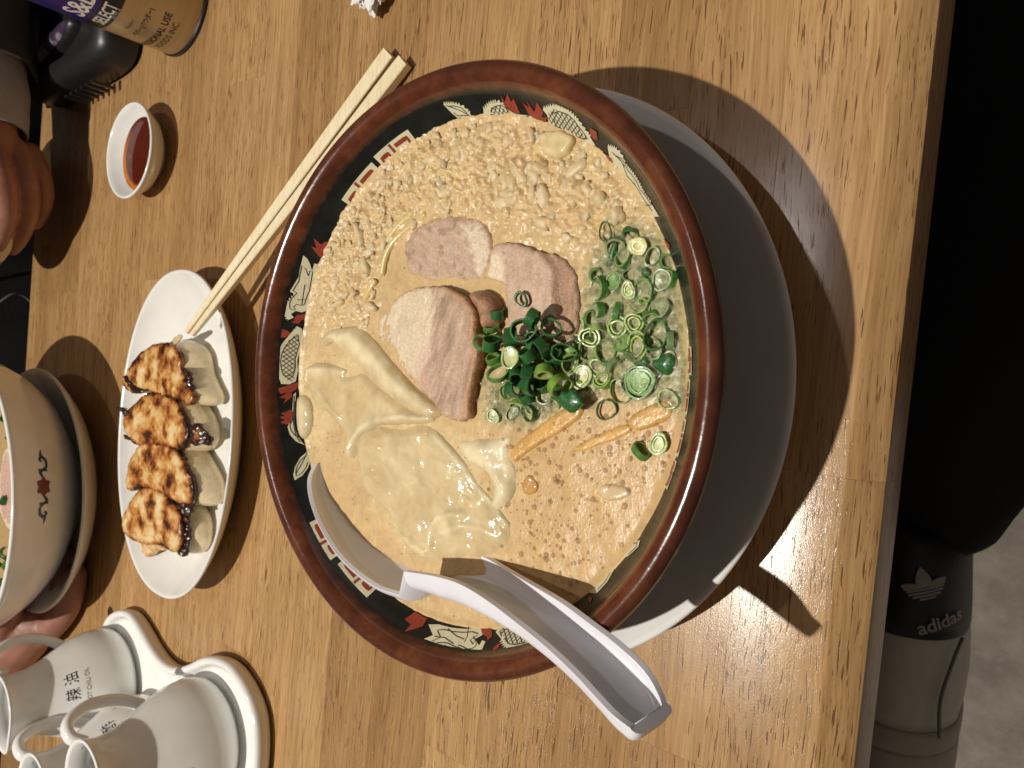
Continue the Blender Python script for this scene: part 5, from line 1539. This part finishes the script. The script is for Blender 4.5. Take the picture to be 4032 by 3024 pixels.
V, F = tube(catmull([(20, 612, -60), (10, 606, -30), (22, 603, -5), (6, 600, 20), (26, 606, 48), (14, 611, 80)], 6), 1.4, 8)
mesh('drawstring', V, F, plain('grey_cord', (0.16, 0.15, 0.15), 0.7), per)

# ------------------------------------------------------------------ white ramen bowl across the table
WB = (-129.0, 449.0)
wsa = thing('saucer', (WB[0], WB[1], 0), 'white saucer under the white ramen bowl, gripped by a hand', 'saucer')
V, F = lathe([(0, 5), (40, 5), (56, 8), (76, 17), (88, 25), (91.2, 27.4), (92.6, 27.6), (93.2, 26.6), (92, 24.4), (78, 13), (60, 4), (48, 2), (47, 0.2), (43, 0.2), (42, 2), (0, 2)], (WB[0], WB[1], 0), n=144)
mesh('dish', V, F, WHITE, wsa)
wb = thing('ramen_bowl', (WB[0], WB[1], 6), 'white ramen bowl with a green scroll and red flower emblem', 'bowl')
OUT = [(41, 6), (42, 11), (58, 16.5), (76, 27.5), (88, 41), (97, 56), (102, 69), (104.6, 72.5)]
def wb_r(z):
    return float(np.interp(z, [q[1] for q in OUT], [q[0] for q in OUT]))
V, F = lathe([(0, 17), (38, 19), (60, 25), (78, 37), (90, 51), (98, 66), (100.6, 72), (102.5, 74), (104.4, 73.8), (104.8, 72.4)] + [(q[0], q[1]) for q in OUT[::-1][1:]] + [(37, 6), (36, 12), (0, 12)], (WB[0], WB[1], 0), n=160)
mesh('body', V, F, ceramic('cream_white', (0.80, 0.79, 0.75)), wb)
EMG = plain('green_print', (0.012, 0.035, 0.03), 0.25); EMR = plain('flower_print', (0.17, 0.03, 0.035), 0.3, 0.3, 900)
def on_wb(P):
    P = np.asarray(P, float)
    th = np.radians(P[:, 0]); r = np.array([wb_r(z) for z in P[:, 1]]) + 0.25
    return np.c_[WB[0] + r * np.cos(th), WB[1] + r * np.sin(th), P[:, 1]]
# emblem laid out as (mm along the wall, mm up the wall) round its centre
EC = (-77.0, 52.5)
def emb(P):
    P = np.asarray(P, float)
    return on_wb(np.c_[EC[0] + np.degrees(P[:, 0] / 93.0), EC[1] + P[:, 1]])
def ribbon(path, w):
    P = np.array(catmull([(*q, 0) for q in path], 6))[:, :2]
    W = np.interp(np.linspace(0, 1, len(P)), np.linspace(0, 1, len(w)), w)
    t_ = np.gradient(P, axis=0); t_ /= np.linalg.norm(t_, axis=1)[:, None] + 1e-9
    nn = np.c_[-t_[:, 1], t_[:, 0]] * W[:, None] / 2
    k = len(P)
    return np.vstack([P + nn, P - nn]), [(i, i + 1, k + i + 1, k + i) for i in range(k - 1)]
for s in (1, -1):
    parts = []
    for path, w in (([(6.5 * s, 0.4 * s), (9 * s, 2.2 * s), (11 * s, 0.0), (13 * s, -2.6 * s), (17 * s, -2.6 * s), (19.5 * s, 0.2 * s), (17.5 * s, 2.0 * s), (16 * s, 0.6 * s)], [1.6, 2.0, 1.8, 1.6, 2.2, 2.2, 1.8, 1.2]),
                    ([(18.6 * s, 0.6 * s), (21 * s, 0.9 * s), (24.5 * s, 0.4 * s)], [2.4, 2.2, 0.2]),
                    ([(10.6 * s, 3.4 * s), (10.8 * s, 0), (10.6 * s, -3.2 * s)], [1.4, 1.4, 1.4])):
        v_, f_ = ribbon(path, w)
        parts.append((emb(v_).tolist(), f_))
    mesh('scroll_print', *merge(parts), EMG, wb)
fo = [(5.8 * math.cos(a) * (1 + 0.16 * math.cos(6 * a)), 4.6 * math.sin(a) * (1 + 0.16 * math.cos(6 * a))) for a in np.linspace(0, 2 * math.pi, 48, endpoint=False)]
v2, tr, n = fill(fo, 1.2)
mesh('flower_print', emb(v2), tr, EMR, wb)
# its soup and toppings
V, F = lathe([(0, 60), (40, 60.2), (80, 60), (95, 60.2)], (WB[0], WB[1], 0), n=96)
so = mesh('broth', V, F, food_material('clear_broth', 0.2, 1.5, 0.2, 300, 0.15, 0.2, 700), base=(WB[0], WB[1], 60), attrs={'Col': np.tile((0.45, 0.30, 0.13), (len(V), 1))})
tag(so, 'pale broth in the white ramen bowl across the table', 'broth')
pk = smooth_poly([(WB[0] + a, WB[1] + b) for a, b in ((-14, -72), (6, -84), (30, -80), (44, -62), (40, -40), (16, -34), (-8, -44))], 1.5, 2)
po = slab('chashu_slice', pk, 1.6, lambda P, d: 62.5 + 0.10 * (P[:, 1] - pk[:, 1].mean()) * -1 + 0.8 * fbm(np.c_[P, P[:, 0] * 0], 9, 3, 2), 4, MEAT, None, (*pk.mean(0), 60), attr=lambda P, d: {'Col': np.clip(np.where((d < 4)[:, None], FAT, PINK * 0.9) * (1 + 0.2 * fib(P, 1, 0, 1.6, 2))[:, None], 0, 1)}, round_r=1.4)
tag(po, 'pink-edged chashu slice in the white bowl across the table', 'chashu')
for (ax_, ay_) in ((-30, -80), (-36, -72), (-42, -76), (-48, -66), (-26, -70), (-40, -82), (-54, -72), (52, -68), (58, -60), (62, -52), (-20, -84), (6, -56), (-60, -60), (-34, -62)):
    scallion(WB[0] + ax_, WB[1] + ay_, 62.5 + random.uniform(0, 2), random.uniform(3.4, 5), 3.2, random.choice(('dark', 'dark', 'mid')), random.uniform(20, 75), random.uniform(0, 360), 'chopped scallion floating in the white bowl across the table', 'scallions in the white bowl')

# ------------------------------------------------------------------ condiment tray with pots
PORC = ceramic('porcelain', (0.82, 0.82, 0.79), 0.1)
edge = [(-211.3,353.1),(-202.0,348.1),(-193.9,334.8),(-190.3,319.3),(-192.5,309.3),(-197.9,297.1),(-205.2,283.2),(-209.0,270.3),(-208.6,254.9),(-200.7,238.0),(-191.0,223.7),(-185.9,209.4),(-184.7,195.1),(-187.9,183.6),(-194.6,171.9),(-204.8,162.7),(-216.3,159.2),(-231.6,157.9)]
edge = [tuple(q) for q in edge] + [(-246, 159.5), (-264, 166), (-280, 182), (-288, 204), (-296, 226), (-310, 244), (-318, 268), (-312, 296), (-306, 320), (-310, 346), (-300, 372), (-276, 388), (-246, 390), (-226, 380)]
ep = smooth_poly(edge, 3.0, 2)
ec = ep.mean(0)
def inset(P, k):
    t_ = np.roll(P, -1, 0) - np.roll(P, 1, 0); t_ /= np.linalg.norm(t_, axis=1)[:, None]
    nn = np.c_[-t_[:, 1], t_[:, 0]]
    if (nn * (ec - P)).sum() < 0:
        nn = -nn
    return P + nn * k
tray = thing('condiment_tray', (ec[0], ec[1], 0), 'lobed white ceramic tray holding the condiment pots', 'tray')
V, F = [], []
lv = [(3.0, 0.2), (1.0, 2.5), (0.0, 7), (0.2, 9.6), (1.2, 11), (3.0, 11.2), (4.6, 10.2), (5.6, 7.6), (7.5, 5.4), (11, 5.0)]
n = len(ep)
for k, z in lv:
    V += np.c_[inset(ep, k), np.full(n, z)].tolist()
for j in range(len(lv) - 1):
    for i in range(n):
        i2 = (i + 1) % n
        F.append((j * n + i, j * n + i2, (j + 1) * n + i2, (j + 1) * n + i))
F.append(tuple(range(n - 1, -1, -1))); F.append(tuple((len(lv) - 1) * n + i for i in range(n)))
mesh('dish', V, F, PORC, tray)
POT = [(0, 5.3), (26, 5.3), (32, 6.5), (35, 10), (36.2, 17), (35.0, 26), (32.0, 35), (27.6, 44), (23.4, 52), (20.6, 60), (19.8, 69), (21.4, 76), (22.0, 77.4), (20.8, 78), (19.4, 76.6), (17.8, 69), (18.6, 62), (0, 58)]
def pot_r(z):
    return float(np.interp(z, [q[1] for q in POT[2:13]], [q[0] for q in POT[2:13]]))
def pot(c, label, words, yaw):
    p_ = thing('condiment_pot', (c[0], c[1], 5.2), label, 'condiment pot', 'condiment pots on the tray')
    V, F = lathe(POT, (c[0], c[1], 0), n=80)
    V = np.array(V)
    # poured lip on the side away from the handle
    a = np.arctan2(V[:, 1] - c[1], V[:, 0] - c[0])
    lip = np.clip((V[:, 2] - 66) / 11, 0, 1) * np.exp(-(np.angle(np.exp(1j * (a - math.radians(yaw + 180)))) / 0.35) ** 2)
    V[:, 0] += lip * 5.5 * np.cos(a); V[:, 1] += lip * 5.5 * np.sin(a)
    b_ = mesh('body', V, F, PORC, p_)
    ya = math.radians(yaw)
    dx, dy = math.cos(ya), math.sin(ya)
    path = [(20.5, 70), (27, 76), (36, 74), (41.5, 62), (40, 48), (34, 38), (28.5, 33)]
    V, F = tube(catmull([(c[0] + r * dx, c[1] + r * dy, z) for r, z in path], 6), [(4.2, 3.2)] * 37, 14)
    mesh('handle', V, F, PORC, p_)
    V, F = lathe([(0, 62.5), (18.2, 62.5)], (c[0], c[1], 0), n=40)
    mesh('contents', V, F, plain('dark_liquid', (0.02, 0.006, 0.003), 0.06), p_)
    for (body, size, ph, z, m_, sx) in words:
        text_on_cyl('lettering', body, size, c, pot_r(z + size * 0.3), None, z, m_, p_, phi_start=ph, sx=sx, rfun=pot_r)
    return p_
pot((-244, 337), 'white chili oil pot farthest along the tray, next to the hand', [('辣 油', 8.4, -79, 41, INK, 0.95), ('HOT CHILI OIL', 3.3, -84, 35, GREYINK, 1.0)], 40)
pot((-236.5, 214), 'big white soy sauce pot at the near end of the tray', [('醤 油', 8.4, -116, 40, INK, 0.95), ('SOY SAUCE', 3.3, -112, 34, GREYINK, 1.0)], 55)
pot((-270, 277), 'white vinegar pot standing between the chili oil and soy sauce pots', [('酢', 8.4, -22, 37, INK, 0.95), ('S', 3.4, 6, 31, GREYINK, 1.0)], 62)
pot((-312, 336), 'white condiment pot at the far edge beyond the others, mostly cut off', [], 60) if False else None

# ------------------------------------------------------------------ crumpled paper
PAPER = plain('tissue_paper', (0.74, 0.73, 0.72), 0.8, 0.03)
V0 = []
bm = bmesh.new(); bmesh.ops.create_icosphere(bm, subdivisions=5, radius=1.0)
pv = np.array([tuple(q.co) for q in bm.verts]); pf = [tuple(v.index for v in f.verts) for f in bm.faces]; bm.free()
vo = np.array([noise.voronoi(Vector(q) * 1.9)[0][:2] for q in pv]); vo2 = np.array([noise.voronoi(Vector(q) * 4.1 + Vector((3, 1, 2)))[0][:2] for q in pv])
rad = 1 + 0.55 * (vo[:, 1] - vo[:, 0]) - 0.35 + 0.28 * (vo2[:, 1] - vo2[:, 0])
P = pv * rad[:, None] * np.array((22, 19, 10))
P[:, 2] = np.clip(P[:, 2] + 8, 0.2, None)
P += np.array((192, 118, 0))
pp = mesh('crumpled_napkin', P, pf, PAPER, base=(192, 118, 0), smooth=False)
tag(pp, 'crumpled white paper napkin at the edge of the picture beyond the chopsticks', 'napkin')

# ------------------------------------------------------------------ photographer's leg and sneaker below the table edge
ZS = -330.0

per2 = thing('person', (-60, -230, -720), 'photographer in black trousers seated at the near table edge', 'person')
organic('trousers', [([(230, -230, -330), (90, -150, -350), (0, -112, -372), (-66, -100, -384)], [118, 92, 70, 52]), ([(230, -230, -330), (150, -330, -330), (60, -420, -420)], [118, 110, 100]), ([(230, -230, -330), (300, -130, -420), (320, -120, -690)], [110, 90, 62]), ([(120, -220, -370), (40, -215, -390), (-60, -215, -430)], [90, 72, 55]), ([(420, -120, -380), (280, -150, -360), (140, -130, -380), (60, -90, -400)], [140, 130, 95, 70]), ([(420, -20, -420), (250, -20, -430), (120, -30, -430)], [120, 100, 70])], plain('black_denim', (0.006, 0.006, 0.008), 0.9, 0.3, 400, bump=0.4, bscale=900), per2, 7, 5)
sn = thing("sneaker", (-190, -93, -450), 'white sneaker with a black logo heel tab below the table edge', 'sneaker')
# heel seen from behind: horizontal slices stacked along the shoe's height (towards +x), heel curve faces the camera
def heel(name, stations, mat, n=40, cap=True):
    V, F = [], []
    for x, hw, zf, yc in stations:
        for i in range(n):
            a = math.pi * (-0.22 + 1.44 * i / (n - 1))
            V.append((x, yc - math.cos(a) * hw, zf - 58 + 58 * math.sin(a) if math.sin(a) > 0 else zf - 58 + 130 * math.sin(a)))
    for j in range(len(stations) - 1):
        for i in range(n - 1):
            F.append((j * n + i, j * n + i + 1, (j + 1) * n + i + 1, (j + 1) * n + i))
    if cap:
        F.append(tuple(range(n - 1, -1, -1))); F.append(tuple((len(stations) - 1) * n + i for i in range(n)))
    return mesh(name, V, F, mat, sn)
YC = -93.0
LEATH = plain('white_leather', (0.58, 0.54, 0.47), 0.5, 0.06, 60, bump=0.15, bscale=900)
RUB = plain('sole_rubber', (0.46, 0.42, 0.36), 0.6, 0.08, 60, bump=0.1)
BLKT = plain('black_leather', (0.012, 0.011, 0.012), 0.5, 0.2, bump=0.1)
heel('sole', [(-300, 34, -322, YC), (-298, 36.5, -320, YC), (-262, 37.5, -318, YC), (-246, 37.5, -318, YC), (-243, 36.5, -319, YC)], RUB)
heel('sole_band', [(-242.8, 36.8, -319, YC), (-240, 38.2, -317.5, YC), (-230, 38.2, -317.5, YC), (-227, 37, -319, YC)], RUB)
heel('upper', [(-227, 36, -320, YC), (-215, 38, -317, YC), (-195, 39, -316, YC), (-175, 37.5, -317, YC), (-160, 35.5, -319, YC), (-150, 34, -321, YC)], LEATH)
heel('heel_tab', [(-161, 36.6, -317.6, YC), (-150, 36, -317.5, YC), (-130, 34, -319, YC), (-112, 32, -322, YC), (-98, 30, -327, YC), (-92, 27, -332, YC)], BLKT)
V, F = tube(catmull([(-160, YC - 36, -350), (-175, YC - 33, -337), (-200, YC - 29.5, -328), (-226, YC - 31, -330)], 8), 1.2, 8)
mesh('seam', V, F, plain('seam_grey', (0.2, 0.18, 0.16), 0.6), sn)
# three-leaf emblem and word on the tab, printed a little above the curve
def on_heel(P):
    P = np.asarray(P, float)           # (u across = -y, v up the shoe = +x)
    a = P[:, 0] / 37.0
    return np.c_[P[:, 1], YC - 36.8 * np.sin(a), -319 - 58 * (1 - np.cos(a)) + 3.0 - np.clip((P[:, 1] + 130), 0, None) * 0.19]
LOGO = plain('logo_print', (0.34, 0.32, 0.28), 0.5)
logo_parts = []
def leafshape(c, ang, L, W):
    k = 14
    L_, R_ = [], []
    for i in range(k + 1):
        s = i / k
        w = W * math.sin(math.pi * s ** 0.8) ** 0.8
        L_.append((s * L, w / 2)); R_.append((s * L, -w / 2))
    pts = L_ + R_[::-1]
    ca, sa_ = math.cos(ang), math.sin(ang)
    return [(c[0] + x * ca - y * sa_, c[1] + x * sa_ + y * ca) for x, y in pts[:-1]]

def trefoil():
    outs = [leafshape((0, -1.5), math.radians(90), 14.5, 7.6), leafshape((-0.5, -1.5), math.radians(150), 12.5, 6.8), leafshape((0.5, -1.5), math.radians(30), 12.5, 6.8)]
    for o_ in outs:
        v2, tr, n = fill(resample(o_, 0.9), 1.0)
        # the lower part is broken by three stripes
        for s0, s1 in ((1.9, 30),):
            keepf = [f for f in tr if np.mean([v2[i][1] for i in f]) > s0]
            logo_parts.append((v2, keepf))
    for y0, y1, hw in ((0.4, 1.5, 9.6), (-1.3, -0.2, 8.8), (-3.0, -1.9, 7.2), (-4.6, -3.6, 4.2)):
        q = np.array([(-hw, y0), (hw, y0), (hw * 0.94, y1), (-hw * 0.94, y1)])
        v2, tr, n = fill(resample(q, 1.0), 1.0)
        logo_parts.append((v2, tr))
trefoil()
rot = math.radians(20)
Rm = np.array(((math.cos(rot), -math.sin(rot)), (math.sin(rot), math.cos(rot))))
V, F = [], []
for v2, tr in logo_parts:
    o0 = len(V)
    V += on_heel(1.25 * np.asarray(v2) @ Rm.T + np.array((15.0, -127.0))).tolist()
    F += [tuple(i + o0 for i in f) for f in tr]
lg = mesh('logo', V, F, LOGO, sn, smooth=False)
lg['kind'] = 'stuff'
tv, tf = text_mesh('adidas', 13.0, True)
tv = tv[:, :2] @ Rm.T + np.array((14.0, -157.5))
mesh('lettering', on_heel(tv), tf, LOGO, sn, smooth=False)

# ------------------------------------------------------------------ bench across the table, added to black out the strip past the far edge
bench = thing('bench', (0, 830, -720), 'black upholstered bench added to fill the dark beyond the far table edge', 'bench')
seatc = plain('black_vinyl', (0.008, 0.008, 0.009), 0.6, 0.2, bump=0.2)
V, F = rounded_box(0, 830, 760, 230, 0, [(-719.8, -30), (-330, -30), (-325, 0), (-285, 0), (-275, -12), (-272, -60)], 14)
mesh('seat', V, F, seatc, bench, angle=40)
V, F = rounded_box(0, 1090, 760, 45, 0, [(-719.8, -10), (-300, -6), (150, 0), (175, -12), (180, -30)], 14)
mesh('backrest', V, F, seatc, bench, angle=40)
organic('trousers', [([(70, 800, -230), (80, 680, -215), (85, 560, -215), (85, 540, -400), (85, 560, -680)], [85, 82, 74, 62, 52]), ([(-30, 800, -230), (-45, 680, -215), (-50, 560, -215), (-50, 540, -400), (-50, 560, -680)], [85, 82, 74, 62, 52])], DARK, per, 7, 4)
